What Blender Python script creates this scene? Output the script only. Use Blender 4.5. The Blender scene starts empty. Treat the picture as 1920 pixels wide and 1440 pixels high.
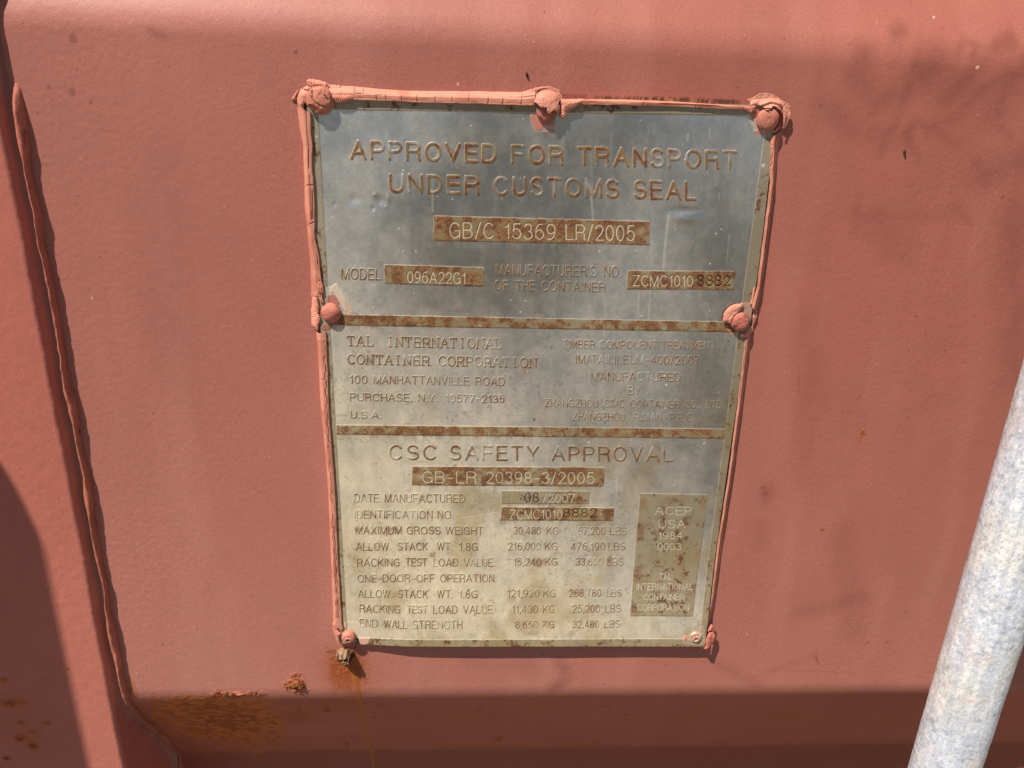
import bpy, math
import numpy as np

# ------------------------------------------------------------------ scene, camera, light
scene = bpy.context.scene
COL = scene.collection
M = np.array([[0.998193, 0.01613323, 0.05788316],
              [-0.0345482, 0.94223656, 0.33316165],
              [-0.04916466, -0.33455938, 0.94109131]])     # camera axes in wall axes (right, down, into wall)
FPX, CX, CY, CAM_D = 1350.0, 960.0, 720.0, 0.29

cam = bpy.data.cameras.new('camera')
cam_o = bpy.data.objects.new('camera', cam)
COL.objects.link(cam_o)
cam.sensor_width = 36.0
cam.lens = FPX / 1920 * 36.0
cam.clip_start, cam.clip_end = 0.005, 200.0
from mathutils import Matrix
def conv(v): return (v[0], v[2], -v[1])
ax, ay, az = conv(M[:, 0]), conv(-M[:, 1]), conv(-M[:, 2])
cam_o.matrix_world = Matrix(((ax[0], ay[0], az[0], 0), (ax[1], ay[1], az[1], -CAM_D), (ax[2], ay[2], az[2], 0), (0, 0, 0, 1)))
scene.camera = cam_o

SUN = np.array([-0.50, -0.42, 1.0]); SUN /= np.linalg.norm(SUN)   # towards the sun
world = bpy.data.worlds.new('World'); scene.world = world; world.use_nodes = True
nt = world.node_tree
sky = nt.nodes.new('ShaderNodeTexSky'); sky.sky_type = 'NISHITA'; sky.sun_disc = False
sky.sun_elevation = math.asin(SUN[2]); sky.sun_rotation = math.atan2(SUN[0], SUN[1])
sky.dust_density = 0.6; sky.air_density = 0.6
bg = nt.nodes['Background']; bg.inputs['Strength'].default_value = 0.05
nt.links.new(sky.outputs[0], bg.inputs['Color'])
sl = bpy.data.lights.new('sun', 'SUN'); sl.energy = 5.0; sl.angle = math.radians(0.55); sl.color = (1.0, 0.94, 0.85)
so = bpy.data.objects.new('sun', sl); COL.objects.link(so)
from mathutils import Vector
so.rotation_euler = Vector(SUN).to_track_quat('Z', 'Y').to_euler(); so.location = (-1, -1.2, 2.5)
scene.view_settings.view_transform = 'Standard'
scene.view_settings.look = 'None'
scene.view_settings.gamma = 1.0
scene.view_settings.exposure = 0.33
scene.view_settings.use_curve_mapping = False

# ------------------------------------------------------------------ helpers
def P(x, y, h=0.0):
    """photo pixel -> (X, Z) on the plane standing h in front of the wall"""
    x = np.asarray(x, float); y = np.asarray(y, float)
    r = np.stack([(x - CX) / FPX, (y - CY) / FPX, np.ones_like(x)], -1) @ M.T
    t = (CAM_D - h) / r[..., 2]
    return np.stack([r[..., 0] * t, -r[..., 1] * t], -1)
def PL(pts, h=0.0):
    a = np.array(pts, float); return P(a[:, 0], a[:, 1], h)
PX = 0.000205                                                # metres per photo pixel near the plate
def lin(r, g, b):
    c = np.array([r, g, b], float) / 255.0
    return np.where(c <= 0.04045, c / 12.92, ((c + 0.055) / 1.055) ** 2.4)
def sm(x, a=0.0, b=1.0):
    t = np.clip((x - a) / (b - a), 0, 1); return t * t * (3 - 2 * t)
TAB = np.random.default_rng(7).random((512, 512))
def vn(x, y, seed=0):
    x = x + seed * 17.31; y = y + seed * 9.77
    xi = np.floor(x).astype(np.int64); yi = np.floor(y).astype(np.int64)
    fx = x - xi; fy = y - yi; fx = fx * fx * (3 - 2 * fx); fy = fy * fy * (3 - 2 * fy)
    a = TAB[xi & 511, yi & 511]; b = TAB[(xi + 1) & 511, yi & 511]
    c = TAB[xi & 511, (yi + 1) & 511]; d = TAB[(xi + 1) & 511, (yi + 1) & 511]
    return (a * (1 - fx) + b * fx) * (1 - fy) + (c * (1 - fx) + d * fx) * fy
def fbm(x, y, seed=0, o=4, g=0.5):
    s = 0; w = 1; t = 0
    for i in range(o):
        s = s + w * vn(x * 2 ** i, y * 2 ** i, seed + i * 3); t += w; w *= g
    return s / t
def seg_dist(X, Z, pts, closed=False):
    pts = np.asarray(pts, float); n = len(pts); D = np.full(X.shape, 1e9)
    for i in range(n if closed else n - 1):
        a = pts[i]; b = pts[(i + 1) % n]; d = b - a; L = d @ d + 1e-18
        t = np.clip(((X - a[0]) * d[0] + (Z - a[1]) * d[1]) / L, 0, 1)
        D = np.minimum(D, np.hypot(X - a[0] - t * d[0], Z - a[1] - t * d[1]))
    return D
def poly_sd(X, Z, pts):
    """signed distance, positive inside"""
    pts = np.asarray(pts, float); n = len(pts); ins = np.zeros(X.shape, bool)
    for i in range(n):
        a = pts[i]; b = pts[(i + 1) % n]
        c = ((a[1] > Z) != (b[1] > Z)) & (X < (b[0] - a[0]) * (Z - a[1]) / (b[1] - a[1] + 1e-15) + a[0])
        ins ^= c
    D = seg_dist(X, Z, pts, True)
    return np.where(ins, D, -D)
def mix(a, b, t):
    t = np.asarray(t)[..., None]; return a * (1 - t) + b * t
def resample(pts, n):
    pts = np.asarray(pts, float); s = np.r_[0, np.cumsum(np.hypot(*np.diff(pts, axis=0).T))]
    t = np.linspace(0, s[-1], n)
    return np.stack([np.interp(t, s, pts[:, 0]), np.interp(t, s, pts[:, 1])], -1)
def smooth_poly(pts, k=4):
    """closed Catmull-Rom through the points"""
    p = np.asarray(pts, float); n = len(p); out = []
    for i in range(n):
        a, b, c, d = p[i - 1], p[i], p[(i + 1) % n], p[(i + 2) % n]
        for j in range(k):
            t = j / k
            out.append(0.5 * (2 * b + (c - a) * t + (2 * a - 5 * b + 4 * c - d) * t * t + (3 * b - a - 3 * c + d) * t ** 3))
    return np.array(out)

def make_mesh(name, V, F, col=None, met=None, rgh=None, mat=None, parent=None, normals=None, smooth=True):
    me = bpy.data.meshes.new(name)
    nv = len(V); F = np.asarray(F, np.int32); nf, k = F.shape
    me.vertices.add(nv); me.vertices.foreach_set('co', np.ascontiguousarray(V, np.float32).ravel())
    me.loops.add(nf * k); me.loops.foreach_set('vertex_index', F.ravel())
    me.polygons.add(nf); me.polygons.foreach_set('loop_start', np.arange(0, nf * k, k, dtype=np.int32))
    me.polygons.foreach_set('use_smooth', np.full(nf, smooth))
    me.update(calc_edges=True)
    if col is not None:
        at = me.attributes.new('col', 'FLOAT_COLOR', 'POINT')
        c = np.ones((nv, 4), np.float32); c[:, :3] = np.clip(col, 0, 1); at.data.foreach_set('color', c.ravel())
    for nm, v in (('met', met), ('rgh', rgh)):
        if v is not None:
            at = me.attributes.new(nm, 'FLOAT', 'POINT')
            at.data.foreach_set('value', np.broadcast_to(np.asarray(v, np.float32), (nv,)).copy())
    if normals is not None:
        me.normals_split_custom_set_from_vertices(normals.astype(np.float32).tolist())
    if mat: me.materials.append(mat)
    o = bpy.data.objects.new(name, me); COL.objects.link(o)
    if parent: o.parent = parent
    return o
def grid_faces(ny, nx, mask=None, flip=False):
    idx = np.arange(ny * nx).reshape(ny, nx)
    q = np.stack([idx[:-1, :-1], idx[:-1, 1:], idx[1:, 1:], idx[1:, :-1]], -1)
    if flip: q = q[..., ::-1]
    return q[mask] if mask is not None else q.reshape(-1, 4)
def compact(F, *arrs):
    u, inv = np.unique(F.ravel(), return_inverse=True)
    return inv.reshape(F.shape), [a.reshape(-1, *a.shape[2:])[u] if a is not None else None for a in arrs]
def empty(name, loc=(0, 0, 0)):
    o = bpy.data.objects.new(name, None); COL.objects.link(o); o.location = loc; o.empty_display_size = 0.02
    return o
def tag(o, label=None, cat=None, group=None, kind=None):
    for k, v in (('label', label), ('category', cat), ('group', group), ('kind', kind)):
        if v: o[k] = v
    return o

def material(name, attr=True, color=(0.5, 0.5, 0.5), rough=0.5, metal=0.0, bump=((1200, 0.3, 0.00004),), vary=0.1, vscale=900, spec=0.5, wave=None):
    m = bpy.data.materials.new(name); m.use_nodes = True
    n = m.node_tree.nodes; l = m.node_tree.links
    b = n['Principled BSDF']; b.inputs['Specular IOR Level'].default_value = spec
    tc = n.new('ShaderNodeTexCoord')
    if attr:
        a = n.new('ShaderNodeAttribute'); a.attribute_name = 'col'; src = a.outputs['Color']
        a2 = n.new('ShaderNodeAttribute'); a2.attribute_name = 'met'; l.new(a2.outputs['Fac'], b.inputs['Metallic'])
        a3 = n.new('ShaderNodeAttribute'); a3.attribute_name = 'rgh'; l.new(a3.outputs['Fac'], b.inputs['Roughness'])
    else:
        r = n.new('ShaderNodeRGB'); r.outputs[0].default_value = (*color, 1); src = r.outputs[0]
        b.inputs['Roughness'].default_value = rough; b.inputs['Metallic'].default_value = metal
    nz = n.new('ShaderNodeTexNoise'); nz.inputs['Scale'].default_value = vscale; nz.inputs['Detail'].default_value = 3
    l.new(tc.outputs['Object'], nz.inputs['Vector'])
    mr = n.new('ShaderNodeMapRange'); mr.inputs['From Min'].default_value = 0.3; mr.inputs['From Max'].default_value = 0.7
    mr.inputs['To Min'].default_value = 1 - vary; mr.inputs['To Max'].default_value = 1 + vary
    l.new(nz.outputs['Fac'], mr.inputs['Value'])
    mx = n.new('ShaderNodeVectorMath'); mx.operation = 'SCALE'
    l.new(src, mx.inputs[0]); l.new(mr.outputs[0], mx.inputs['Scale'])
    l.new(mx.outputs[0], b.inputs['Base Color'])
    prev = None
    for sc_, st, di in bump:
        nb = n.new('ShaderNodeTexNoise'); nb.inputs['Scale'].default_value = sc_; nb.inputs['Detail'].default_value = 3
        l.new(tc.outputs['Object'], nb.inputs['Vector'])
        bp = n.new('ShaderNodeBump'); bp.inputs['Strength'].default_value = st; bp.inputs['Distance'].default_value = di
        l.new(nb.outputs['Fac'], bp.inputs['Height'])
        if prev: l.new(prev.outputs[0], bp.inputs['Normal'])
        prev = bp
    if prev: l.new(prev.outputs[0], b.inputs['Normal'])
    return m
M_WALL = material('red_oxide_paint', bump=((1100, 0.3, 0.00016), (2800, 0.5, 0.0001)), vary=0.13, vscale=1900, spec=0.35)
M_SEAL = material('peeling_paint', bump=((900, 0.3, 0.00012), (3500, 0.4, 0.00006)), vary=0.08, vscale=1300, spec=0.3)
M_PLATE = material('weathered_plate', bump=((2500, 0.25, 0.00004),), vary=0.07, vscale=2600, spec=0.4)
M_ZINC = material('mottled_zinc', bump=((700, 0.4, 0.0003), (2000, 0.5, 0.00018)), vary=0.16, vscale=2200, spec=0.5)
M_DIRT = material('rust_crust', bump=((1500, 0.7, 0.0003),), vary=0.25, vscale=1800, spec=0.2)
M_GROUND = material('gravel_ground', attr=False, color=(0.17, 0.145, 0.11), rough=0.9, bump=((60, 0.5, 0.01),), vary=0.25, vscale=25)

PAINT = lin(166, 99, 85)
FADED = lin(210, 141, 118)
RUST_D = lin(94, 52, 26); RUST_O = lin(160, 88, 40); RUST_Y = lin(150, 108, 58)

# ------------------------------------------------------------------ unseen ground far below, added for bounce light and reflections
g = make_mesh('ground', np.array([(-60, -60, -1.35), (60, -60, -1.35), (60, 60, -1.35), (-60, 60, -1.35)]), [(0, 1, 2, 3)], mat=M_GROUND)
tag(g, 'pale gravel ground out of view far below the container wall, added for bounce light', kind='structure')

# ------------------------------------------------------------------ container wall
ZT, ZB, SLO, DEP = 0.0335, -0.2692, 0.0810, 0.0435
def profile(z):
    """depth of the corrugated sheet behind its front face"""
    R = 0.006
    def soft(d): return np.where(d < -R, 0, np.where(d > R, d, (d + R) ** 2 / (4 * R)))
    up = np.minimum(soft(z - ZT) * (DEP / SLO), DEP); dn = np.minimum(soft(ZB - z) * (DEP / SLO), DEP)
    up = up - soft((z - ZT - SLO)) * (DEP / SLO) * 0; 
    return np.maximum(up, dn)
wall = empty('container_wall', (0, 0, -1.35))
tag(wall, 'red painted corrugated steel container wall with welded frame post at left', 'container wall')
wall.location = (0, 0, 0)

xs = np.r_[-0.168, np.arange(-0.167, 0.305, 0.00045), np.linspace(0.31, 0.9, 30)]
zs = np.r_[np.linspace(-0.9, -0.37, 40), np.arange(-0.3695, 0.056, 0.00045), np.linspace(0.06, 0.5, 60)]
X, Z = np.meshgrid(xs, zs)
Y = profile(Z)
col = np.broadcast_to(PAINT, X.shape + (3,)).copy()
rgh = np.full(X.shape, 0.55)
big = fbm(X * 18, Z * 14, 1, 4); mid = fbm(X * 90, Z * 80, 2, 4)
col *= (1 + 0.24 * (big - 0.5) + 0.10 * (mid - 0.5))[..., None]
# paler, pinker chalking low down, streaked downwards; light falloff towards the right painted in
chalk_and_light = sm(-Z, 0.05, 0.27) * 0.65 + .45 * sm(-X, -.12, .16) + 0.35 * sm(fbm(X * 55, Z * 9, 5, 3), 0.45, 0.75)
col = mix(col, lin(189, 126, 112), np.clip(chalk_and_light * 0.6, 0, 1))
# rubbed, greasy smears
def smear(pts, w, amt, target=lin(128, 72, 61)):
    global col, rgh
    amt = amt * (.66 if 5 < w < 20 else 1.15); w = w * (1.9 if 5 < w < 20 else 1.0)
    d = seg_dist(X, Z, PL(pts)); t = sm(1 - d / (w * PX)) * amt * (0.5 + fbm(X * 260, Z * 260, 6, 3))
    col = mix(col, target, np.clip(t, 0, 0.8)); rgh = rgh - 0.08 * np.clip(t, 0, 1)
for pts, w, a in (
    ([(1770, 190), (1830, 130), (1910, 60)], 14, .55), ([(1740, 245), (1800, 215), (1850, 160), (1915, 135)], 12, .5),
    ([(1712, 235), (1700, 250), (1722, 300)], 9, .45), ([(1712, 228), (1750, 240), (1790, 270)], 10, .35),
    ([(1735, 60), (1700, 180), (1650, 290)], 9, .4), ([(1800, 100), (1815, 70), (1835, 85), (1825, 105)], 9, .5),
    ([(1620, 100), (1610, 140), (1640, 190), (1720, 160), (1760, 90)], 42, .35), ([(1550, 200), (1600, 240), (1690, 260)], 40, .25),
    ([(1830, 300), (1850, 345)], 8, .35), ([(1600, 400), (1740, 407), (1800, 395)], 14, .25), ([(1612, 365), (1600, 440)], 8, .25),
    ([(1880, 240), (1895, 255)], 8, .4), ([(1790, 380), (1815, 415)], 10, .3), ([(1690, 60), (1700, 55)], 30, .45), ([(1880, 80), (1905, 75)], 26, .4),
    ([(1440, 240 + 680), (1437, 935)], 16, .5), ([(1425, 985), (1427, 1020)], 18, .3), ([(1440, 1260), (1510, 1235), (1530, 1225)], 10, .25),
    ([(1420, 1255), (1600, 1262)], 5, .15), ([(1530, 1230), (1535, 1245)], 5, .5), ([(1500, 1150), (1620, 1120)], 40, .2),
    ([(1050, 1240), (1065, 1270), (1040, 1290)], 34, .38), ([(1498, 680), (1497, 740)], 2.2, .5),
    ([(280, 55), (310, 70)], 6, .5), ([(1520, 600), (1515, 900)], 60, .12), ([(300, 300), (320, 700)], 90, .12), ([(1840, 330), (1920, 300)], 60, .3), ([(1740, 130), (1800, 170)], 60, .28), ([(1870, 200), (1919, 120)], 60, .35), ([(1900, 400), (1905, 700)], 70, .3), ([(1640, 420), (1700, 470)], 60, .2), ([(1580, 1000), (1600, 1180)], 60, .18), ([(1340, 1240), (1420, 1285)], 30, .2), ([(880, 1240), (1000, 1250)], 40, .15)):
    smear(pts, w, a)
for x, y, r in ((137, 73, 9), (135, 172, 8), (170, 192, 5), (92, 164, 5), (555, 98, 5), (1435, 925, 9), (1880, 370, 5), (1430, 915, 7)):
    d = np.hypot(X - P(x, y)[0], Z - P(x, y)[1]); col = mix(col, lin(140, 82, 70), 0.75 * sm(1 - d / (r * PX), 0, .35))
# lower slope: brownish road film
film = sm(ZB + 0.004 - Z, 0, 0.012) * (0.35 + 0.5 * fbm(X * 30, Z * 60, 9, 4))
col = mix(col, lin(164, 86, 54), np.clip(film, 0, .75))
col = mix(col, lin(140, 66, 52), sm(ZB - SLO - Z, -0.006, 0.004) * .5)
def PS(x, y):
    d = 0.0
    for _ in range(12): d = float(profile(np.array(P(x, y, -d)[1])))
    return P(x, y, -d)
def PSL(pts): return np.array([PS(x, y) for x, y in pts])
# rust: (x, y, rx, ry, strength) in pixels of the photograph
disp = np.zeros(X.shape)
n1 = fbm(X * 420, Z * 420, 11, 5, .6); n2 = fbm(X * 1300, Z * 900, 12, 4, .6); n3 = fbm(X * 170, Z * 240, 13, 4)
def rust(x, y, rx, ry, s, dark=.5, rough=.0003, hard=.25):
    global col, rgh, disp
    c = PS(x, y); c1 = PS(x + rx, y); c2 = PS(x, y + ry)
    d = np.sqrt(((X - c[0]) / abs(c1[0] - c[0])) ** 2 + ((Z - c[1]) / abs(c2[1] - c[1])) ** 2)
    e = 1.15 - d + (n1 - .5) * 1.1
    t = sm(e, 0, hard * 2) * s * (d < 2)
    dk = sm(e + (n2 - .5) * 1.2, .45, .8) * dark * s * (d < 2)
    col = mix(col, mix(np.broadcast_to(RUST_O, col.shape), lin(178, 96, 58), n3), np.clip(t, 0, .95))
    col = mix(col, RUST_D, np.clip(dk, 0, .95)); rgh = np.maximum(rgh, .55 + .35 * t)
    disp += rough * t * (n2 - .35) * 2
rust(648, 1238, 42, 36, .95, .75, .0006, .6)
rust(654, 1264, 44, 46, .95, .35, .0001, .9)
rust(652, 1288, 44, 30, .5, .0, 0, 1.2)
g_ = np.exp(-((X - P(650, 1255)[0]) / .0112) ** 2 - ((Z - P(650, 1256)[1]) / .0135) ** 2); col = mix(col, lin(156, 80, 36), np.clip(1.25 * g_ * (.6 + .9 * (n1 - .3)), 0, .92))
rust(555, 1281, 24, 19, .9, .75, .0012, .35)
rust(556, 1278, 40, 30, .35, .0, 0, 1.0)
rust(430, 1302, 40, 6, .7, .7, .0012); rust(480, 1301, 22, 5, .6, .7, .0010); rust(410, 1296, 10, 5, .6, .4, .0008)
rust(246, 1292, 12, 14, .6, .4, .0003)
rust(170, 905, 14, 10, .35, .1, .0); rust(1617, 812, 6, 7, .9, .6, .0004); rust(1613, 826, 3, 9, .7, .1, 0); rust(1541, 993, 5, 4, .7, .8, .0001)
rust(1625, 1205, 5, 4, .6, .6, .0003); rust(1663, 1204, 4, 3, .5, .9, 0); rust(1542, 1059, 3, 2, .6, .6, 0)
# mottled rust along the slope on the left
c0 = PS(415, 1338); e = 1.1 - np.sqrt(((X - c0[0]) / .036) ** 2 + ((Z - c0[1] + .008) / .046) ** 2) - .8 * sm(Z, ZB, ZB + .003)
t = sm(e + (n3 - .5) * .9 + (n1 - .5) * .7, .05, .5)
col = mix(col, lin(196, 108, 48), t * .9)
nn = fbm(X * 330, Z * 520, 15, 5, .6)
col = mix(col, lin(124, 62, 28), sm(nn + .25 * (e - .3), .46, .72) * t * .7); disp += t * (nn - .5) * .0006
for x, y, r in ((613, 1330, 8), (560, 1330, 7), (715, 1320, 6), (650, 1395, 7), (900, 1330, 5), (935, 1385, 9), (1145, 1330, 4), (1130, 1325, 4), (700, 1345, 4), (1175, 1340, 5), (1310, 1430, 5)):
    rust(x, y, r, r * .7, .55, .7, 0)
for x, y, rx, ry, s0 in ((560, 1345, 60, 26, .5), (715, 1322, 18, 8, .5), (930, 1384, 20, 9, .55), (1000, 1335, 50, 16, .3), (1500, 1340, 90, 22, .35), (1300, 1335, 60, 16, .25), (300, 1400, 30, 30, .3), (1660, 1350, 40, 26, .4)):
    c = PS(x, y); d = np.sqrt(((X - c[0]) / (rx * PX)) ** 2 + ((Z - c[1]) / (ry * PX * 1.5)) ** 2); col = mix(col, lin(160, 88, 42), s0 * sm(1.3 - d + (n3 - .5) * 1.4 + (n1 - .5) * .6, 0, .9))
# long drip of rusty water
d = seg_dist(X, Z, PSL([(662, 1262), (670, 1292), (674, 1312), (678, 1345), (688, 1385), (700, 1439)]))
t = sm(1 - d / (7 * PX), 0, .7) * (.75 + .5 * n1)
col = mix(col, lin(176, 104, 40), np.clip(t * .95, 0, .95))
d = seg_dist(X, Z, PL([(672, 1230), (668, 1275), (676, 1310)])); col = mix(col, RUST_O * .8, sm(1 - d / (9 * PX)) * .5)
# exposed brown glue strip over the right half of the top bead
sd = poly_sd(X, Z, PL([(1098, 181), (1270, 183), (1390, 189), (1392, 199), (1086, 187)]))
t = sm(sd, -.0003, .0003) * sm(fbm(X * 130, Z * 60, 18, 3), .36, .44)
gr = vn(X * 1500, Z * 900, 19)
col = mix(col, mix(np.broadcast_to(lin(92, 58, 44), col.shape), lin(160, 112, 84), sm(gr, .45, .8)), t * .9); disp += t * (gr - .8) * .0004
sd = poly_sd(X, Z, PL([(1050, 176), (1100, 178), (1100, 186), (1056, 186)])); col = mix(col, lin(120, 56, 46), sm(sd, 0, .0003) * .6)
# chips, dust and specks
rng = np.random.default_rng(3)
def specks(n, rmin, rmax, c, a):
    global col
    for _ in range(n):
        x = rng.uniform(-.16, .3); z = rng.uniform(-.35, .05); r = rng.uniform(rmin, rmax)
        i0, i1 = np.searchsorted(xs, (x - 2 * r, x + 2 * r)); j0, j1 = np.searchsorted(zs, (z - 2 * r, z + 2 * r))
        s = (slice(j0, j1), slice(i0, i1)); d = np.hypot(X[s] - x, (Z[s] - z) * rng.uniform(.6, 1))
        col[s] = mix(col[s], c, a * sm(1.3 - d / r, 0, .6))
specks(320, .0001, .00024, lin(225, 165, 140), .6); specks(14, .0002, .00035, lin(240, 200, 180), .8)
specks(110, .0001, .0003, lin(90, 42, 34), .75); specks(24, .0003, .0005, lin(110, 55, 42), .6)
for x, y, r in ((1017, 1227, 4), (1079, 1244, 3), (1450, 1364, 4), (1133, 1283, 3)):
    d = np.hypot(X - P(x, y)[0], Z - P(x, y)[1]); col = mix(col, lin(100, 100, 120), .75 * sm(1.3 - d / (r * PX), 0, .5))
for x, y, r in ((1771, 27, 2.4), (1833, 126, 3)):
    d = np.hypot(X - P(x, y)[0], Z - P(x, y)[1]); col = mix(col, lin(240, 205, 185), .8 * sm(1.3 - d / (r * PX), 0, .9))
# gentle sheet waviness and lumpy brush build-up along the left seam
Y = Y - disp - .0006 * (fbm(X * 12, Z * 9, 21, 2) - .5) - .00006 * (fbm(X * 620, Z * 620, 22, 2) - .5) * (1 + .8 * sm(-X, .08, .17))
V = np.stack([X, Y, Z], -1)
F, (v, c, r) = compact(grid_faces(*X.shape), V, col, rgh)
make_mesh('corrugated_panel', v, F, c, np.zeros(len(v)), r, M_WALL, wall)

# frame post at the left: flat bar with a rounded right edge and a side running back to the sheet
BAR_X, BAR_Y = -0.1702, -0.0046
prof = [(-0.9, 0.0), (-0.45, 0.0)] + [(x, 0.0) for x in np.arange(-0.205, -0.0015, 0.0006) - 0.1700 + 0.0015 if x < -0.1725]
R = 0.0022
prof += [(BAR_X - R + R * math.sin(a), R - R * math.cos(a)) for a in np.linspace(0, math.pi / 2, 12)]
prof += [(BAR_X, y) for y in np.linspace(R + .0008, 0.055, 40)]
prof = np.array([p for i, p in enumerate(prof)])
prof = prof[np.argsort(prof[:, 0] * 1 + prof[:, 1] * 1e-3, kind='stable')]
zb = np.r_[np.linspace(-0.9, -0.37, 30), np.arange(-0.3695, 0.056, 0.0007), np.linspace(0.06, 0.5, 20)]
PXs, Zb = np.meshgrid(prof[:, 0], zb); PYs, _ = np.meshgrid(prof[:, 1], zb)
wob = (fbm(Zb * 60, Zb * 0 + 3, 31, 3) - .5) * .0012 + (fbm(Zb * 260, PYs * 100, 32, 2) - .5) * .0003
edge = sm(PXs, -0.178, BAR_X)
BX = PXs + wob * edge
BY = PYs + BAR_Y - .0004 * (fbm(PXs * 14, Zb * 10, 33, 2) - .5) - .00014 * (fbm(PXs * 400, Zb * 400, 34, 2) - .5)
bc = np.broadcast_to(lin(180, 104, 90), BX.shape + (3,)).copy()
bc *= (1 + .18 * (fbm(BX * 25, Zb * 18, 35, 4) - .5) + .1 * (fbm(BX * 120, Zb * 120, 36, 3) - .5))[..., None]
bc = mix(bc, lin(196, 120, 102), sm(-Zb, .05, .3) * .6)
m1 = fbm(BX * 500, Zb * 500, 37, 5, .6)
for x, y, rx, ry, s in ((8, 1275, 9, 7, .8), (20, 1318, 26, 9, .8), (38, 1385, 11, 12, .9), (62, 1398, 9, 11, .9), (88, 1356, 7, 7, .8), (12, 1422, 8, 6, .8), (60, 1372, 9, 5, .5),
                        (40, 1355, 12, 6, .5), (25, 1340, 55, 60, .25), (127, 1253, 3, 3, .9), (107, 1134, 3, 4, .4), (80, 1272, 4, 3, .5), (75, 1400, 40, 30, .2)):
    cc = P(x, y, -BAR_Y); d = np.hypot((BX - cc[0]) / (rx * PX * 1.35), (Zb - cc[1]) / (ry * PX * 1.35)); ok = PYs < .001
    e = 1.1 - d + (m1 - .5) * 1.2
    bc = mix(bc, lin(178, 96, 44), sm(e + .15, 0, .5) * s * ok); bc = mix(bc, RUST_D, sm(e, .5, .9) * min(1, s) * ok * (rx < 30))
    BY = BY - sm(e, .2, .7) * s * ok * .0003 * (rx < 30)
d = np.abs(Zb + .142) + 0 * BX
bc = mix(bc, lin(150, 98, 62), .35 * sm(Zb, -.3, -.14) * sm(-Zb, .12, .2) * sm(PYs, .0005, .003))
V = np.stack([BX, BY, Zb], -1)
F, (v, c) = compact(grid_faces(*BX.shape), V, bc)
make_mesh('frame_post', v, F, c, np.zeros(len(v)), np.full(len(v), .55), M_WALL, wall)

# lumpy weld bead in the seam, following the corrugation
wz = np.arange(-0.45, 0.12, 0.0006); na = 22
wr = .0011 + .0007 * (fbm(wz * 75, wz * 0, 41, 3) - .5) + .0008 * sm(fbm(wz * 38, wz * 0 + 9, 42, 2), .52, .7)
wx = -0.1660 + .0018 * (fbm(wz * 70, wz * 0 + 4, 43, 3) - .5)
wh = .0036 + .0014 * (fbm(wz * 45, wz * 0 + 6, 44, 3) - .5) - .0034 * sm(wz, -.002, .014)
wy = profile(wz)
an = np.linspace(0, 2 * math.pi, na, endpoint=False)
A, W = np.meshgrid(an, np.arange(len(wz)))
lump = 1 + .30 * (fbm(A * 1.2, W * .05, 45, 3) - .5) + .14 * (fbm(A * 2.5, W * .22, 48, 2) - .5)
WX = wx[W] + np.cos(A) * wr[W] * lump
WY = wy[W] + .0006 - np.sin(A) * np.where(np.sin(A) > 0, wh[W], wr[W]) * lump
WZ = wz[W] + (-.0 * A)
wc = np.broadcast_to(lin(186, 108, 90), A.shape + (3,)).copy() * (1 + .2 * (fbm(A * 2, W * .08, 46, 3) - .5))[..., None]
wc = mix(wc, lin(150, 98, 58), .25 * sm(WZ, -.26, -.15) * sm(-WZ, .10, .16)); wc = mix(wc, lin(150, 92, 66), sm(-WZ, .262, .275) * .7)
wc = mix(wc, RUST_D, sm(fbm(A * 3, W * .15, 47, 4), .70, .78) * .6)
idx = np.arange(A.size).reshape(A.shape)
q = np.stack([idx[:-1], np.roll(idx, -1, 1)[:-1], np.roll(idx, -1, 1)[1:], idx[1:]], -1).reshape(-1, 4)
make_mesh('weld_bead', np.stack([WX, WY, WZ], -1).reshape(-1, 3), q, wc.reshape(-1, 3), np.zeros(A.size), np.full(A.size, .5), M_WALL, wall)

# ------------------------------------------------------------------ the plate
PH = 0.0021                                                   # plate face in front of the wall
QTL, QTR, QBR, QBL = PL([(574, 181), (1456, 197), (1318.5, 1206), (638.5, 1206)], PH)
NX, NY = 900, 1110
s_, t_ = np.meshgrid(np.linspace(0, 1, NX), np.linspace(0, 1, NY))
def bil(s, t):
    bow = (8 * PX * np.exp(-((t - .27) / .2) ** 2) * s ** 8)[..., None] * np.array([1.0, 0.0])
    s = s[..., None]; t = t[..., None]
    return (QTL * (1 - s) + QTR * s) * (1 - t) + (QBL * (1 - s) + QBR * s) * t + bow
G = bil(s_, t_); GX, GZ = G[..., 0], G[..., 1]
def window(pts, pad):
    a = np.asarray(pts); t0, t1 = (QTL[1] - a[:, 1].max() - pad - .003) / (QTL[1] - QBL[1]), (QTL[1] - a[:, 1].min() + pad + .003) / (QTL[1] - QBL[1])
    j0 = max(0, int(t0 * NY)); j1 = min(NY, int(t1 * NY) + 1)
    xl = min(QTL[0], QBL[0]); w = max(QTR[0], QBR[0]) - xl
    i0 = max(0, int(((a[:, 0].min() - pad - .003) - xl) / w * NX) - 12); i1 = min(NX, int(((a[:, 0].max() + pad + .003) - xl) / w * NX) + 12)
    return slice(j0, j1), slice(i0, i1)

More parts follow.
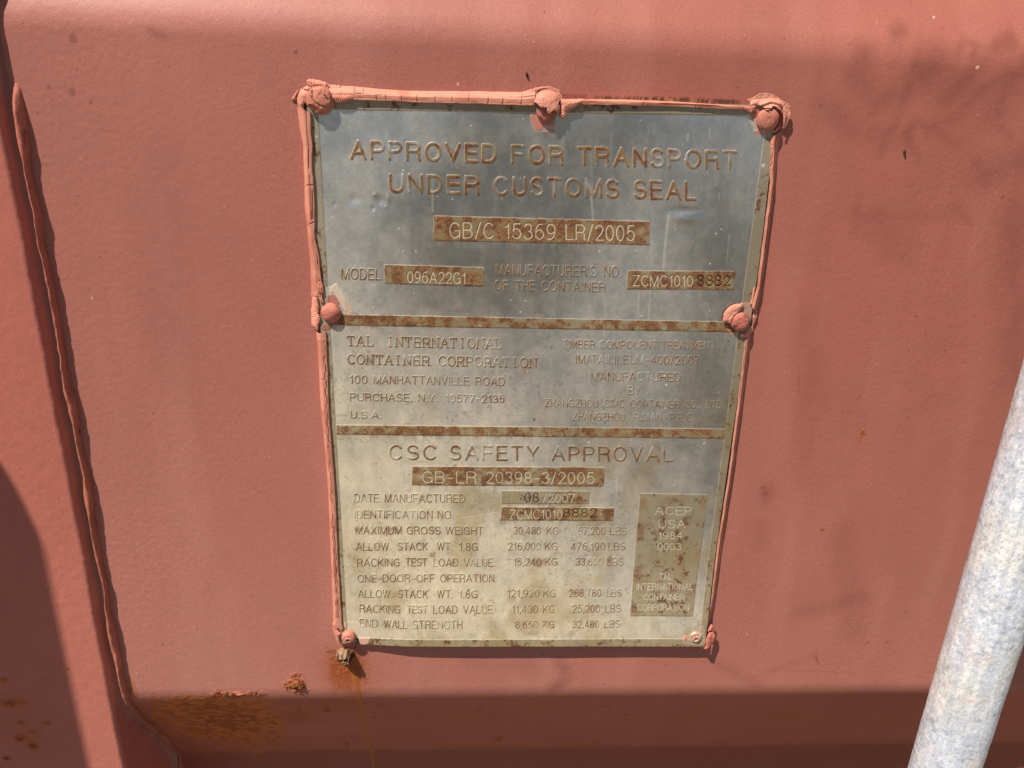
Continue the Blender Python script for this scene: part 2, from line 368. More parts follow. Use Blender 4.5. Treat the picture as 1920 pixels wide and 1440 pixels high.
# --- a stroke alphabet (cap height 1)
def arc(cx, cy, rx, ry, a0, a1, n=9):
    return [(cx + rx * math.cos(math.radians(a)), cy + ry * math.sin(math.radians(a))) for a in np.linspace(a0, a1, n)]
EL = lambda cx, cy, rx, ry: arc(cx, cy, rx, ry, 0, 360, 19)
GL = {
 'A': (.72, [[(0, 0), (.36, 1), (.72, 0)], [(.12, .34), (.6, .34)]]),
 'B': (.62, [[(0, 0), (0, 1), (.35, 1)] + arc(.35, .76, .22, .24, 90, -90) + [(0, .52)], [(.35, .52)] + arc(.38, .26, .24, .26, 90, -90) + [(0, 0)]]),
 'C': (.68, [arc(.36, .5, .36, .5, 42, 318, 15)]),
 'D': (.66, [[(0, 0), (0, 1), (.28, 1)] + arc(.28, .5, .38, .5, 90, -90, 11) + [(0, 0)]]),
 'E': (.56, [[(.56, 1), (0, 1), (0, 0), (.58, 0)], [(0, .52), (.52, .52)]]),
 'F': (.54, [[(.54, 1), (0, 1), (0, 0)], [(0, .5), (.48, .5)]]),
 'G': (.70, [arc(.36, .5, .36, .5, 42, 325, 15) + [(.68, .12), (.68, .47), (.4, .47)], [(.68, .12), (.68, 0)]]),
 'H': (.62, [[(0, 0), (0, 1)], [(.62, 0), (.62, 1)], [(0, .52), (.62, .52)]]),
 'I': (.04, [[(.02, 0), (.02, 1)]]),
 'J': (.46, [[(.46, 1), (.46, .25)] + arc(.23, .25, .23, .25, 0, -180)]),
 'K': (.64, [[(0, 0), (0, 1)], [(.62, 1), (0, .36)], [(.22, .58), (.64, 0)]]),
 'L': (.52, [[(0, 1), (0, 0), (.52, 0)]]),
 'M': (.76, [[(0, 0), (0, 1), (.38, 0), (.76, 1), (.76, 0)]]),
 'N': (.62, [[(0, 0), (0, 1), (.62, 0), (.62, 1)]]),
 'O': (.74, [EL(.37, .5, .37, .5)]),
 'P': (.60, [[(0, 0), (0, 1), (.36, 1)] + arc(.36, .73, .24, .27, 90, -90) + [(0, .46)]]),
 'R': (.64, [[(0, 0), (0, 1), (.38, 1)] + arc(.38, .75, .24, .25, 90, -90) + [(0, .5)], [(.36, .5)] + arc(.42, .3, .18, .2, 90, 0, 5) + [(.6, .08), (.64, 0)]]),
 'S': (.60, [arc(.3, .745, .27, .255, 25, 250, 11) + [(.4, .48)] + arc(.3, .255, .3, .255, 60, -155, 11)]),
 'T': (.62, [[(0, 1), (.62, 1)], [(.31, 1), (.31, 0)]]),
 'U': (.62, [[(0, 1), (0, .32)] + arc(.31, .32, .31, .32, 180, 360, 11) + [(.62, 1)]]),
 'V': (.68, [[(0, 1), (.34, 0), (.68, 1)]]),
 'W': (.98, [[(0, 1), (.24, 0), (.49, 1), (.74, 0), (.98, 1)]]),
 'X': (.64, [[(0, 0), (.64, 1)], [(0, 1), (.64, 0)]]),
 'Y': (.66, [[(0, 1), (.33, .44), (.66, 1)], [(.33, .44), (.33, 0)]]),
 'Z': (.60, [[(0, 1), (.6, 1), (0, 0), (.6, 0)]]),
 '0': (.54, [EL(.27, .5, .27, .5)]),
 '1': (.30, [[(.04, .76), (.2, .82), (.26, 1), (.26, 0)]]),
 '2': (.54, [arc(.27, .71, .26, .29, 170, -35, 10) + [(.25, .26), (0, .0), (.55, 0)]]),
 '3': (.54, [arc(.26, .75, .23, .25, 160, -80, 10) + arc(.26, .27, .28, .27, 80, -160, 11)]),
 '4': (.58, [[(.42, 0), (.42, 1), (0, .28), (.58, .28)]]),
 '5': (.55, [[(.5, 1), (.11, 1), (.05, .5)] + arc(.26, .34, .28, .33, 125, -155, 12)]),
 '6': (.54, [EL(.27, .31, .27, .31), arc(.38, .45, .38, .55, 175, 75, 9)]),
 '7': (.54, [[(0, 1), (.54, 1), (.3, .5), (.18, 0)]]),
 '8': (.54, [EL(.27, .755, .22, .245), EL(.27, .26, .27, .26)]),
 '9': (.54, [EL(.27, .69, .27, .31), arc(.16, .55, .38, .55, -5, -105, 9)]),
 '/': (.34, [[(0, -.04), (.34, 1.04)]]), '-': (.42, [[(0, .42), (.42, .42)]]), '.': (.05, [[(0, .02), (.05, .02)]]),
 ',': (.07, [[(.06, .04), (.0, -.16)]]), "'": (.04, [[(.03, 1), (.01, .76)]]), ':': (.05, [[(.02, .04), (.03, .04)], [(.02, .6), (.03, .6)]]),
}
def serifs(st):
    out = list(st)
    for p in st:
        for a, b in ((p[0], p[1]), (p[-1], p[-2])):
            dx, dy = abs(a[0] - b[0]), abs(a[1] - b[1])
            if (abs(a[1]) < .02 or abs(a[1] - 1) < .02) and dy > dx * .8: out.append([(a[0] - .13, a[1]), (a[0] + .13, a[1])])
            elif dx > dy: out.append([(a[0], a[1]), (a[0], a[1] + (.2 if a[1] < .4 else -.2))])
    return out
def strokes(word, x0, x1, base, cap, serif=False, sp=.24):
    """word fitted between photo x0 and x1, on baseline base (function of x)"""
    gl = [GL[ch] for ch in word]
    if serif:
        cell = .95; tot = cell * (len(word) - 1) + .62; pos = [i * cell + .31 - g[0] * .5 for i, g in enumerate(gl)]
    else:
        pos = []; tot = 0
        for g in gl: pos.append(tot); tot += g[0] + sp
        tot -= sp
    k = (x1 - x0) / tot; out = []
    for g, p in zip(gl, pos):
        for st in (serifs(g[1]) if serif else g[1]):
            a = np.array(st, float); px = x0 + (p + a[:, 0]) * k; py = base(px) - a[:, 1] * cap
            out.append(P(px, py, PH))
    return out

# (kind, [(word, x0, x1)...], (xa, ya, xb, yb) baseline, cap height px, stroke px)
LINES = [
 ('heading', [('APPROVED', 659, 929), ('FOR', 961, 1055), ('TRANSPORT', 1086, 1379)], (657, 296.5, 1380, 316), 34, 5.6, 'bold'),
 ('heading', [('UNDER', 732, 897), ('CUSTOMS', 928, 1159), ('SEAL', 1190, 1303)], (730, 359, 1305, 373.5), 34, 5.6, 'bold'),
 ('t', [('MODEL', 641, 714)], (639, 522, 715, 524), 20.5, 2.7, ''),
 ('t', [("MANUFACTURER'S", 931, 1117), ('NO.', 1133, 1164)], (930, 515, 1165, 518.5), 20, 2.4, ''),
 ('t', [('OF', 928, 953), ('THE', 967, 1003), ('CONTAINER', 1016, 1134)], (926, 543, 1135, 546.7), 18.5, 2.5, ''),
 ('t', [('TAL', 652, 700), ('INTERNATIONAL', 726, 940)], (651, 647.5, 941, 653.4), 19, 2.5, 'serif'),
 ('t', [('CONTAINER', 653, 804), ('CORPORATION', 824, 1005)], (652, 681.5, 1005, 688.6), 18.5, 2.8, 'serif'),
 ('t', [('100', 656, 688), ('MANHATTANVILLE', 701, 879), ('ROAD', 892, 946)], (655, 718, 947, 722.4), 15.5, 2.3, ''),
 ('t', [('PURCHASE,', 657, 772), ('N.Y.', 785, 820), ('10577-2135', 836, 945)], (656, 750.5, 946, 754.5), 14.5, 2.4, ''),
 ('t', [('U.S.A.', 658, 714)], (657, 783.4, 715, 784), 14, 2.4, ''),
 ('t', [('TIMBER', 1055, 1115), ('COMPONENT', 1125, 1231), ('TREATMENT', 1241, 1340)], (1054, 652, 1341, 654.7), 15, 2.0, ''),
 ('t', [('IM/TAILILEUM-400/2007', 1080, 1311)], (1078, 680.8, 1312, 682.5), 16.5, 2.3, ''),
 ('t', [('MANUFACTURED', 1109, 1275)], (1108, 713, 1276, 714.6), 16.5, 2.2, ''),
 ('t', [('BY', 1178, 1201)], (1177, 738.7, 1202, 739), 16, 2.2, ''),
 ('t', [('ZHANGZHOU', 1022, 1121), ('CIMC', 1133, 1170), ('CONTAINER', 1182, 1273), ('CO.,', 1285, 1312), ('LTD.', 1325, 1356)], (1021, 761.6, 1357, 765.8), 14.5, 2.0, ''),
 ('t', [('ZHANGZHOU,', 1074, 1175), ('FUJIAN,', 1188, 1244), ('P.R.C.', 1256, 1301)], (1073, 787.2, 1302, 789.8), 15, 2.0, ''),
 ('heading', [('CSC', 731, 817), ('SAFETY', 845, 1009), ('APPROVAL', 1036, 1260)], (729, 860.6, 1262, 864), 27.5, 4.6, 'bold'),
 ('t', [('DATE', 665, 709), ('MANUFACTURED', 722, 871)], (664, 940.7, 872, 941.5), 15.5, 2.3, ''),
 ('t', [('IDENTIFICATION', 665, 810), ('NO.', 821, 849)], (664, 971, 850, 971.8), 15, 2.2, ''),
 ('t', [('MAXIMUM', 667, 752), ('GROSS', 763, 825), ('WEIGHT', 836, 905)], (666, 1000.4, 906, 1001), 15, 2.5, ''),
 ('t', [('30,480', 963, 1013), ('KG', 1025, 1046)], (962, 1000.8, 1047, 1001), 14.5, 2.2, ''),
 ('t', [('67,200', 1084, 1134), ('LBS', 1144, 1174)], (1083, 1001.2, 1175, 1001.4), 14.5, 2.2, ''),
 ('t', [('ALLOW.', 668, 732), ('STACK', 746, 801), ('WT.', 820, 847), ('1.8G', 861, 895)], (667, 1031, 896, 1031), 15, 2.5, ''),
 ('t', [('216,000', 953, 1013), ('KG', 1022, 1044)], (952, 1030, 1045, 1030.2), 14.5, 2.2, ''),
 ('t', [('476,190', 1071, 1133), ('LBS', 1141, 1171)], (1070, 1030.2, 1172, 1030.4), 14.5, 2.2, ''),
 ('t', [('RACKING', 670, 748), ('TEST', 761, 800), ('LOAD', 813, 858), ('VALUE.', 870, 927)], (669, 1060.8, 930, 1060.4), 15, 2.5, ''),
 ('t', [('15,240', 963, 1013), ('KG', 1022, 1044)], (962, 1059.4, 1045, 1059.4), 14.5, 2.2, ''),
 ('t', [('33,600', 1080, 1129), ('LBS', 1138, 1168)], (1079, 1059.2, 1169, 1059), 14.5, 2.2, ''),
 ('t', [('ONE-DOOR-OFF', 671, 814), ('OPERATION:', 826, 930)], (670, 1090.2, 931, 1089), 14.5, 2.4, ''),
 ('t', [('ALLOW.', 672, 735), ('STACK', 747, 802), ('WT.', 820, 848), ('1.8G', 861, 894)], (671, 1118.5, 895, 1117.6), 14.5, 2.5, ''),
 ('t', [('121,920', 951, 1010), ('KG', 1019, 1040)], (950, 1116.5, 1040, 1116), 14, 2.3, ''),
 ('t', [('268,780', 1067, 1126), ('LBS', 1137, 1164)], (1066, 1115.8, 1164, 1115.4), 14, 2.2, ''),
 ('t', [('RACKING', 675, 750), ('TEST', 764, 801), ('LOAD', 813, 857), ('VALUE', 869, 922)], (674, 1146, 923, 1145), 14.5, 2.5, ''),
 ('t', [('11,430', 960, 1007), ('KG', 1018, 1038)], (959, 1144.8, 1038, 1144.4), 14, 2.3, ''),
 ('t', [('25,200', 1073, 1123), ('LBS', 1134, 1162)], (1072, 1144, 1162, 1143.4), 14, 2.3, ''),
 ('t', [('END', 675, 708), ('WALL', 721, 763), ('STRENGTH', 775, 866)], (674, 1173, 866, 1172.2), 14.5, 2.4, ''),
 ('t', [('8,650', 966, 1007), ('KG', 1017, 1037)], (966, 1172, 1037, 1171.8), 13.5, 2.3, ''),
 ('t', [('32,480', 1073, 1121), ('LBS', 1132, 1160)], (1072, 1171.2, 1160, 1170.8), 13.5, 2.3, ''),
]
BOXES = [   # recessed panels: corners TL TR BR BL in px, then raised lettering inside
 ([(813.8, 404.6), (1218.8, 415), (1217.5, 459), (812, 450.7)], [([('GB/C', 843, 925), ('15369', 946, 1040), ('LR/2005', 1061, 1189)], (842, 444.6, 1190, 450.8), 28, 2.1, 0)], .74),
 ([(721.3, 496), (907.7, 501), (907, 536.8), (720.6, 531.4)], [([('096A22G1.', 764, 877)], (764, 528.4, 877, 531), 20, 1.9, 0)], .74),
 ([(1176.6, 507), (1379, 508.4), (1375.8, 543.3), (1174, 541.7)], [([('ZCMC1010', 1187, 1298)], (1186, 535, 1299, 535.8), 19.5, 1.9, 0), ([('8882', 1308, 1369)], (1307, 536, 1369, 536.4), 19, 2.3, 1)], .68),
 ([(772.6, 874.3), (1133.7, 876), (1131.4, 911.4), (772, 909.5)], [([('GB-LR', 792, 892), ('20398-3/2005', 912, 1113)], (791, 904.3, 1114, 905.5), 20.5, 1.9, 0)], .66),
 ([(940.3, 919.6), (1104.8, 920.3), (1103.9, 944.5), (939.6, 944.5)], [([('08', 985, 1010)], (984, 942, 1011, 942), 17, 2.4, 1), ([('/2007', 1018, 1077)], (1017, 940.5, 1077, 940.6), 15, 1.8, 0)], .25),
 ([(939.4, 950), (1151.3, 952), (1150, 975.6), (938.4, 975.4)], [([('ZCMC1010', 956, 1053)], (954, 972.2, 1054, 971.4), 16.5, 1.8, 0), ([('8882', 1057, 1119)], (1055, 970.4, 1120, 969.6), 16, 2.3, 1)], .66),
 ([(1199.9, 924.3), (1327.8, 927), (1297.5, 1151.6), (1180, 1150.8)], [
    ([('ACEP', 1228, 1296)], (1226, 963, 1297, 963.4), 14, 1.9, 0), ([('USA', 1235, 1284)], (1234, 988.6, 1285, 988.8), 15, 1.9, 0),
    ([('1984', 1234, 1279)], (1233, 1009, 1280, 1009), 12.5, 1.8, 0), ([('0003', 1233, 1276)], (1232, 1030, 1277, 1030), 12.5, 1.8, 0),
    ([('TAL', 1236, 1258)], (1235, 1084.6, 1259, 1084.6), 10.5, 1.6, 0), ([('INTERNATIONAL', 1193, 1298)], (1191, 1103, 1299, 1103.2), 11, 1.6, 0),
    ([('CONTAINER', 1206, 1280)], (1205, 1121.4, 1282, 1121.6), 10.5, 1.6, 0), ([('CORPORATION', 1194, 1289)], (1192, 1139.8, 1290, 1140), 10.5, 1.6, 0)], .22),
]
BANDS = [[(617, 589.2), (1398, 603.6), (1395, 622.5), (618, 609.2)], [(630, 796.8), (1362, 803.8), (1360, 822), (631, 814.4)]]
INNER = [(596.5, 205), (1437.5, 217), (1309, 1191.8), (651.5, 1194)]

INF = np.float32(1e3)
SD = np.full(GX.shape, -1.0)          # >0 inside anything etched
RAISE = np.full(GX.shape, -1.0)       # >0 inside lettering left standing in a panel
LAB = np.zeros(GX.shape, np.int32)    # 0 face, else part id
PARTS = [('plate_face', None, 0)]
RUSTW = np.zeros(GX.shape)            # how rusty the etched floor tends to be
DARK = np.full(GX.shape, -1.0)
inner = PL(INNER, PH)
sd = -poly_sd(GX, GZ, inner); SD = np.maximum(SD, sd)
PARTS.append(('border_band', 0, 0)); LAB[sd > 0] = 1; RUSTW[sd > 0] = .2
for b in BANDS:
    q_ = PL(b, PH); w = window(q_, .001); sd = poly_sd(GX[w], GZ[w], q_)
    PARTS.append(('divider_band', 0, 0)); i = len(PARTS) - 1
    m = (sd > 0) & (LAB[w] == 0); LAB[w][m] = i; SD[w] = np.maximum(SD[w], sd); RUSTW[w][m] = .66
for q_, texts, rw in BOXES:
    q_ = PL(q_, PH); w = window(q_, .001); sd = poly_sd(GX[w], GZ[w], q_)
    PARTS.append(('raised_panel', 0, 0)); ib = len(PARTS) - 1
    LAB[w][sd > 0] = ib; SD[w] = np.maximum(SD[w], sd); RUSTW[w][sd > 0] = rw
    for words, bl, cap, sw, stamped in texts:
        base = lambda x, b=bl: b[1] + (b[3] - b[1]) * (x - b[0]) / (b[2] - b[0])
        PARTS.append(('stamped_digits' if stamped else 'sunk_lettering', ib, 0)); i = len(PARTS) - 1
        for wd, x0, x1 in words:
            for st in strokes(wd, x0, x1, base, cap):
                w = window(st, .001); dd = sw * PX * .5 - seg_dist(GX[w], GZ[w], st)
                if stamped: DARK[w] = np.maximum(DARK[w], dd)
                else: RAISE[w] = np.maximum(RAISE[w], dd)
                LAB[w][dd > 0] = i
for kind, words, bl, cap, sw, style in LINES:
    base = lambda x, b=bl: b[1] + (b[3] - b[1]) * (x - b[0]) / (b[2] - b[0])
    PARTS.append(('heading_lettering' if style == 'bold' else 'raised_lettering', 0, 0)); i = len(PARTS) - 1
    for wd, x0, x1 in words:
        for st in strokes(wd, x0, x1, base, cap - sw * .5, style == 'serif', .34 if style == 'bold' else .26):
            w = window(st, .001); dd = sw * PX * .5 - seg_dist(GX[w], GZ[w], st)
            SD[w] = np.maximum(SD[w], dd); m = dd > 0; LAB[w][m] = i; RUSTW[w][m] = .66 if style == 'bold' else .62

def blur(a, n):
    for _ in range(3):
        for ax_ in (0, 1):
            c = np.cumsum(np.pad(a, [(n + 1, n) if k == ax_ else (0, 0) for k in (0, 1)], mode='edge'), axis=ax_)
            a = (np.take(c, range(2 * n + 1, c.shape[ax_]), ax_) - np.take(c, range(0, c.shape[ax_] - 2 * n - 1), ax_)) / (2 * n + 1)
    return a
rec = sm(SD, -.00012, .00016)
rec = rec * (1 - sm(RAISE, -.00012, .00014))
etch = rec.copy()
height = .00018 * rec - .00030 * sm(DARK, -.00012, .00016)
# dents, oil-canning and the lifted bottom edge
def bump(x, y, rx, ry, h, ang=0):
    c = P(x, y, PH); dx = GX - c[0]; dz = GZ - c[1]; ca, sa = math.cos(ang), math.sin(ang)
    u = (dx * ca + dz * sa) / (rx * PX); v_ = (-dx * sa + dz * ca) / (ry * PX)
    return h * np.exp(-(u * u + v_ * v_))
height += bump(712, 376, 10, 9, -.0006) + bump(728, 372, 4, 9, .0003) + bump(664, 374, 10, 8, -.0004) + bump(699, 391, 4, 5, -.0004) + bump(703, 365, 4, 3, .0003) + bump(724, 388, 4, 3, .0002)
height += bump(1287, 394, 26, 6, -.0006) + bump(1285, 409, 22, 9, .0008) + bump(765, 388, 8, 8, -.0002) + bump(627, 383, 4, 5, -.00025) + bump(1040, 480, 160, 60, .0004) + bump(1000, 330, 200, 90, -.0005)
height += .0005 * (fbm(GX * 28, GZ * 22, 51, 2) - .5) + .00012 * (fbm(GX * 120, GZ * 100, 52, 2) - .5)
tt = t_
height += .0022 * sm(tt, .8, 1.0) * sm(s_, 0.0, .2)
d_ = seg_dist(GX, GZ, PL([(845, 973), (930, 960)], PH)); height -= .00008 * sm(1 - d_ / .0003)

f1 = fbm(GX * 300, GZ * 300, 61, 5, .6); f2 = fbm(GX * 1400, GZ * 1400, 62, 3, .6); f3 = fbm(GX * 70, GZ * 60, 63, 4); f4 = fbm(GX * 500, GZ * 120, 64, 3)
halo = blur(sm(SD, -.0001, .0001) * RUSTW * (LAB > 1), 5)
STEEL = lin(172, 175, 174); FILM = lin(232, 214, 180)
pc = STEEL * (1.38 - .72 * sm(fbm(GX * 16, GZ * 12, 71, 3) + .35 * np.exp(-((s_ - .55) / .3) ** 2 - ((tt - .2) / .25) ** 2), .42, .85))[..., None]; met = np.full(GX.shape, .88); prg = np.full(GX.shape, .31)  # patchy steel tone, plus a dark reflection painted in near the upper middle
# dried film of dust: heavier low down and to the left, thin in the middle top
filmw = .10 + .82 * sm(tt * .85 + .45 * (1 - s_), .42, 1.08) + .26 * (f3 - .5) + .30 * (fbm(GX * 160, GZ * 160, 66, 4) - .5) + .12 * (fbm(GX * 400, GZ * 30, 69, 3) - .5)
filmw = np.clip(filmw, .08, .95)
pc = mix(pc, FILM, filmw * .9); met -= .72 * filmw; prg += .25 * filmw
pc = mix(pc, lin(176, 150, 98), .5 * sm(fbm(GX * 60, GZ * 40, 81, 4), .5, .72) * sm(tt, .35, .7))
pc *= (1 + .30 * (fbm(GX * 260, GZ * 220, 72, 4, .6) - .5) + .22 * (fbm(GX * 900, GZ * 800, 73, 3, .6) - .5))[..., None]
spot = sm(fbm(GX * 900, GZ * 900, 67, 3, .6), .63, .74) * sm(fbm(GX * 90, GZ * 90, 68, 2), .35, .6)
pc = mix(pc, lin(104, 98, 78), spot * .32 * (.35 + .65 * sm(tt, .2, .5)))
# etched floors: dull grey-green, then rust
floor_ = sm(SD, -.00005, .0001) * (1 - sm(RAISE, -.0001, .00006))
_w0 = sm(fbm(GX * 170, GZ * 210, 79, 4), .52, .68); pc = mix(pc, lin(138, 119, 78), floor_ * .70 * (1 - .6 * _w0 * np.isin(LAB, [k for k, p_ in enumerate(PARTS) if p_[0] in ('raised_lettering', 'heading_lettering')])))
_lt = np.isin(LAB, [k for k, p_ in enumerate(PARTS) if p_[0] in ('raised_lettering', 'heading_lettering')])
wear = sm(fbm(GX * 170, GZ * 210, 79, 4), .48, .64)
pc = mix(pc, lin(122, 92, 56), floor_ * _lt * .75 * (1 - .9 * wear)); met = met * (1 - .6 * floor_); prg = prg + .2 * floor_
thr = 1 - RUSTW
rt = sm(f1 + (f2 - .5) * .5 + RUSTW * .62 - .60 + .3 * (f3 - .5), .06, .34) * floor_
let = np.isin(LAB, [k for k, p_ in enumerate(PARTS) if p_[0] in ('raised_lettering', 'heading_lettering')])
bl_ = sm(fbm(GX * 105, GZ * 120, 75, 3) + .7 * (f1 - .5), .36, .56)
rt = np.where(let, np.maximum(bl_ * .95, .25 * rt) * floor_, rt)
rt = np.maximum(rt, blur(np.where(let, bl_, 0.0), 4) * sm(f1 + (f2 - .5) * .4, .40, .60) * 1.5)
rt = np.maximum(rt, sm(halo * 1.6 + (f1 - .5) * 1.7, .50, .9) * .75)
# individual rust blooms next to the writing
for x, y, rx, ry, a in ((1010, 1058, 22, 16, .8), (1143, 1055, 10, 22, .8), (697, 668, 10, 24, .35), (745, 640, 8, 30, .5), (735, 652, 12, 40, .35), (985, 692, 16, 14, .7), (812, 1040, 10, 10, .7), (890, 1149, 5, 6, .9),
                        (868, 592, 24, 6, .8), (1010, 592, 12, 6, .8), (1080, 690, 30, 60, .35), (1238, 597, 16, 6, .6), (1100, 985, 50, 10, .35), (1072, 1182, 10, 14, .5), (1000, 1180, 14, 12, .45), (960, 1120, 14, 14, .5), (1240, 868, 10, 8, .5),
                        (790, 866, 20, 6, .5), (764, 795, 12, 5, .6), (955, 500, 30, 8, .5), (1130, 498, 40, 12, .5), (715, 495, 10, 8, .6), (1230, 548, 16, 8, .5), (1180, 552, 12, 14, .35), (1250, 500, 40, 6, .5), (1085, 675, 14, 14, .5),
                        (720, 1000, 26, 10, .5), (860, 1000, 20, 10, .5), (740, 1115, 12, 10, .5), (960, 975, 20, 8, .4), (1010, 920 + 22, 22, 20, .5), (1098, 965, 36, 16, .75), (1205, 945, 14, 22, .8), (1200, 1000, 16, 34, .7), (1260, 938, 50, 10, .55), (1318, 940, 8, 20, .7), (1196, 1070, 14, 50, .6), (1230, 1040, 30, 30, .35), (1187, 1140, 12, 12, .8), (1270, 1130, 30, 14, .3), (1212, 1090, 16, 24, .45)):
    c = P(x, y, PH); d = np.sqrt(((GX - c[0]) / (rx * PX)) ** 2 + ((GZ - c[1]) / (ry * PX)) ** 2)
    rt = np.maximum(rt, sm(1.2 - d + (f1 - .5) * 1.1, 0, .9) * a)
rt = np.maximum(rt, .75 * blur(np.roll(rt * floor_ * (LAB > 1), 8, 0), 5) * sm(f4, .38, .62))
rcol = mix(mix(np.broadcast_to(lin(138, 108, 68), pc.shape), lin(132, 82, 42), sm(f1, .4, .65)), lin(84, 48, 28), sm(f2 + (f1 - .5), .52, .8) * .85)
pc = mix(pc, rcol, np.clip(rt * .9, 0, .95)); eg = sm(1 - np.abs(SD) / .00013) * (fbm(GX * 500, GZ * 500, 77, 2) > .3); pc = mix(pc, lin(205, 196, 172), eg * .45); met *= 1 - rt; prg = np.clip(prg + .3 * rt, .2, .9); height += rt * (f2 - .4) * .00006
dk = sm(DARK, -.0001, .00012); pc = mix(pc, lin(66, 48, 36), dk * (.55 + .4 * sm(f1, .4, .6))); met *= 1 - dk
rz = sm(RAISE, -.00006, .0001); pc = mix(pc, lin(222, 212, 184), rz * .9 * (1 - .25 * sm(f1, .5, .7))); met = mix(met[..., None], .45, rz * .6)[..., 0]; prg = prg - .1 * rz
# pale runs of water and paint
for pts, w, a in (([(811, 360), (811, 396)], 3.2, .6), ([(811, 330), (810, 362)], 6, .35), ([(1109, 370), (1112, 412)], 3.6, .55), ([(1109, 290), (1110, 372)], 5, .25), ([(1253, 405), (1246, 470), (1244, 500)], 4.5, .6), ([(1290, 252), (1289, 264)], 2.5, .7), ([(1330, 240), (1330, 256)], 3, .4),
                  ([(1222, 440), (1221, 500)], 2, .3), ([(1349, 362), (1348, 376)], 1.8, .6), ([(1367, 440), (1362, 495)], 2, .4), ([(1197, 548), (1197, 596)], 2.6, .55), ([(1219, 545), (1216, 598)], 2.6, .55), ([(1136, 560), (1135, 596)], 2, .35), ([(1132, 610), (1132, 628)], 2.5, .4),
                  ([(1196, 715), (1190, 760), (1195, 800)], 8, .25), ([(1157, 890), (1155, 945)], 2.4, .5), ([(1220, 822), (1219, 850)], 1.6, .4), ([(1055, 240), (1057, 290)], 5, .2), ([(1146, 250), (1146, 300)], 4, .2), ([(750, 1012), (748, 1014)], 5, .7), ([(1300, 450), (1290, 470), (1285, 476)], 1.3, .5), ([(850, 972), (930, 960)], 1.2, .6)):
    d = seg_dist(GX, GZ, PL(pts, PH)); t = sm(1.2 - d / (w * .8 * PX), 0, .8) * a * .55 * (.5 + 1.0 * f4)
    pc = mix(pc, lin(196, 190, 168), np.clip(t, 0, .9)); met *= 1 - np.clip(t, 0, .9)
rng = np.random.default_rng(8)
for _ in range(420):
    s0, t0 = rng.random(2); j, i = int(t0 * NY), int(s0 * NX); r = rng.uniform(.6, 1.7) * (2.0 if rng.random() < .06 else 1); k = int(r * 2 + 2)
    w = (slice(max(0, j - k), j + k + 1), slice(max(0, i - k), i + k + 1)); yy, xx = np.mgrid[w[0].start:min(NY, w[0].stop), w[1].start:min(NX, w[1].stop)]
    t = sm(1.3 - np.hypot(yy - j, xx - i) / r, 0, .7); light = rng.random() < .45
    pc[w] = mix(pc[w], lin(215, 212, 200) if light else lin(78, 66, 50), t * rng.uniform(.4, .9)); met[w] *= 1 - t
for x, y, r in ((1119, 989, 3.5), (1020, 1161, 3)):
    c = P(x, y, PH); t = sm(1.3 - np.hypot(GX - c[0], GZ - c[1]) / (r * PX), 0, .6); pc = mix(pc, lin(90, 104, 140), t * .8); met *= 1 - t
# paint left on the plate round the rivets
def z12(pts, ox, oy): return [(x / 12 + ox, y / 12 + oy) for x, y in pts]
def residue(pts, colr, a, soft=.0004, nz=.0009):
    global pc, met, prg, height
    sd = poly_sd(GX, GZ, smooth_poly(PL(pts, PH))) + (f1 - .5) * nz; t = sm(sd, 0, soft) * a
    pc = mix(pc, colr, t); met *= 1 - t; prg = mix(prg[..., None], .55, t)[..., 0]; height += .00012 * t
PINK = lin(196, 122, 102); PALE = lin(214, 200, 178)
residue(z12([(270, 890), (400, 850), (560, 900), (900, 1000), (850, 1180), (830, 1310), (600, 1325), (400, 1290), (310, 1180)], 970, 140), lin(190, 150, 130), .55, .0008)
residue(z12([(290, 890), (400, 900), (520, 1040), (700, 1080), (850, 1050), (820, 1150), (600, 1180), (560, 1250), (420, 1230), (320, 1080)], 970, 140), PINK, .9)
residue(z12([(560, 1270), (830, 1250), (830, 1310), (600, 1320)], 970, 140), PINK, .7)
residue(z12([(390, 800), (600, 740), (660, 1000), (860, 1080), (700, 1190), (540, 1100), (480, 960)], 1370, 160), lin(196, 160, 140), .65, .0009)
residue(z12([(420, 640), (600, 470), (680, 560), (560, 740), (500, 800)], 1370, 160), PINK * .8, .9)
residue(z12([(520, 1020), (640, 1000), (780, 1080), (720, 1130), (560, 1100)], 1370, 160), PINK * .9, .9)
residue(z12([(690, 350), (740, 190), (860, 130), (960, 260), (1060, 460), (1200, 640), (1210, 810), (1090, 840), (960, 660), (900, 520), (790, 360)], 560, 520), lin(208, 168, 142), .75, .0006)
residue(z12([(570, 360), (620, 220), (760, 180), (860, 140), (960, 280), (1060, 520), (1080, 800), (980, 700), (900, 520), (790, 360), (640, 440)], 560, 520), PALE, .62)
residue(z12([(640, 430), (790, 370), (950, 620), (760, 600), (640, 560)], 560, 520), PINK * .85, .95)
residue(z12([(540, 1050), (760, 1030), (1000, 960), (820, 1090), (700, 1180), (550, 1180)], 560, 520), PINK * .7, .85)
residue(z12([(820, 340), (1060, 360), (1060, 700), (900, 560)], 1320, 540), lin(176, 140, 120), .9, .0003)
residue(z12([(410, 780), (560, 900), (700, 1060), (660, 1070), (540, 1000)], 1320, 540), lin(200, 140, 110), .8)
residue(z12([(560, 300), (850, 300), (1040, 420), (1135, 590), (1090, 760), (930, 800), (850, 620), (740, 480), (560, 440)], 600, 1140), PALE, .75, .0003, .0003)
residue(z12([(900, 660), (1110, 640), (1070, 790), (920, 800)], 600, 1140), lin(214, 160, 138), .8, .0003)
residue(z12([(520, 200), (600, 260), (640, 420), (560, 420)], 600, 1140), lin(190, 160, 135), .6)
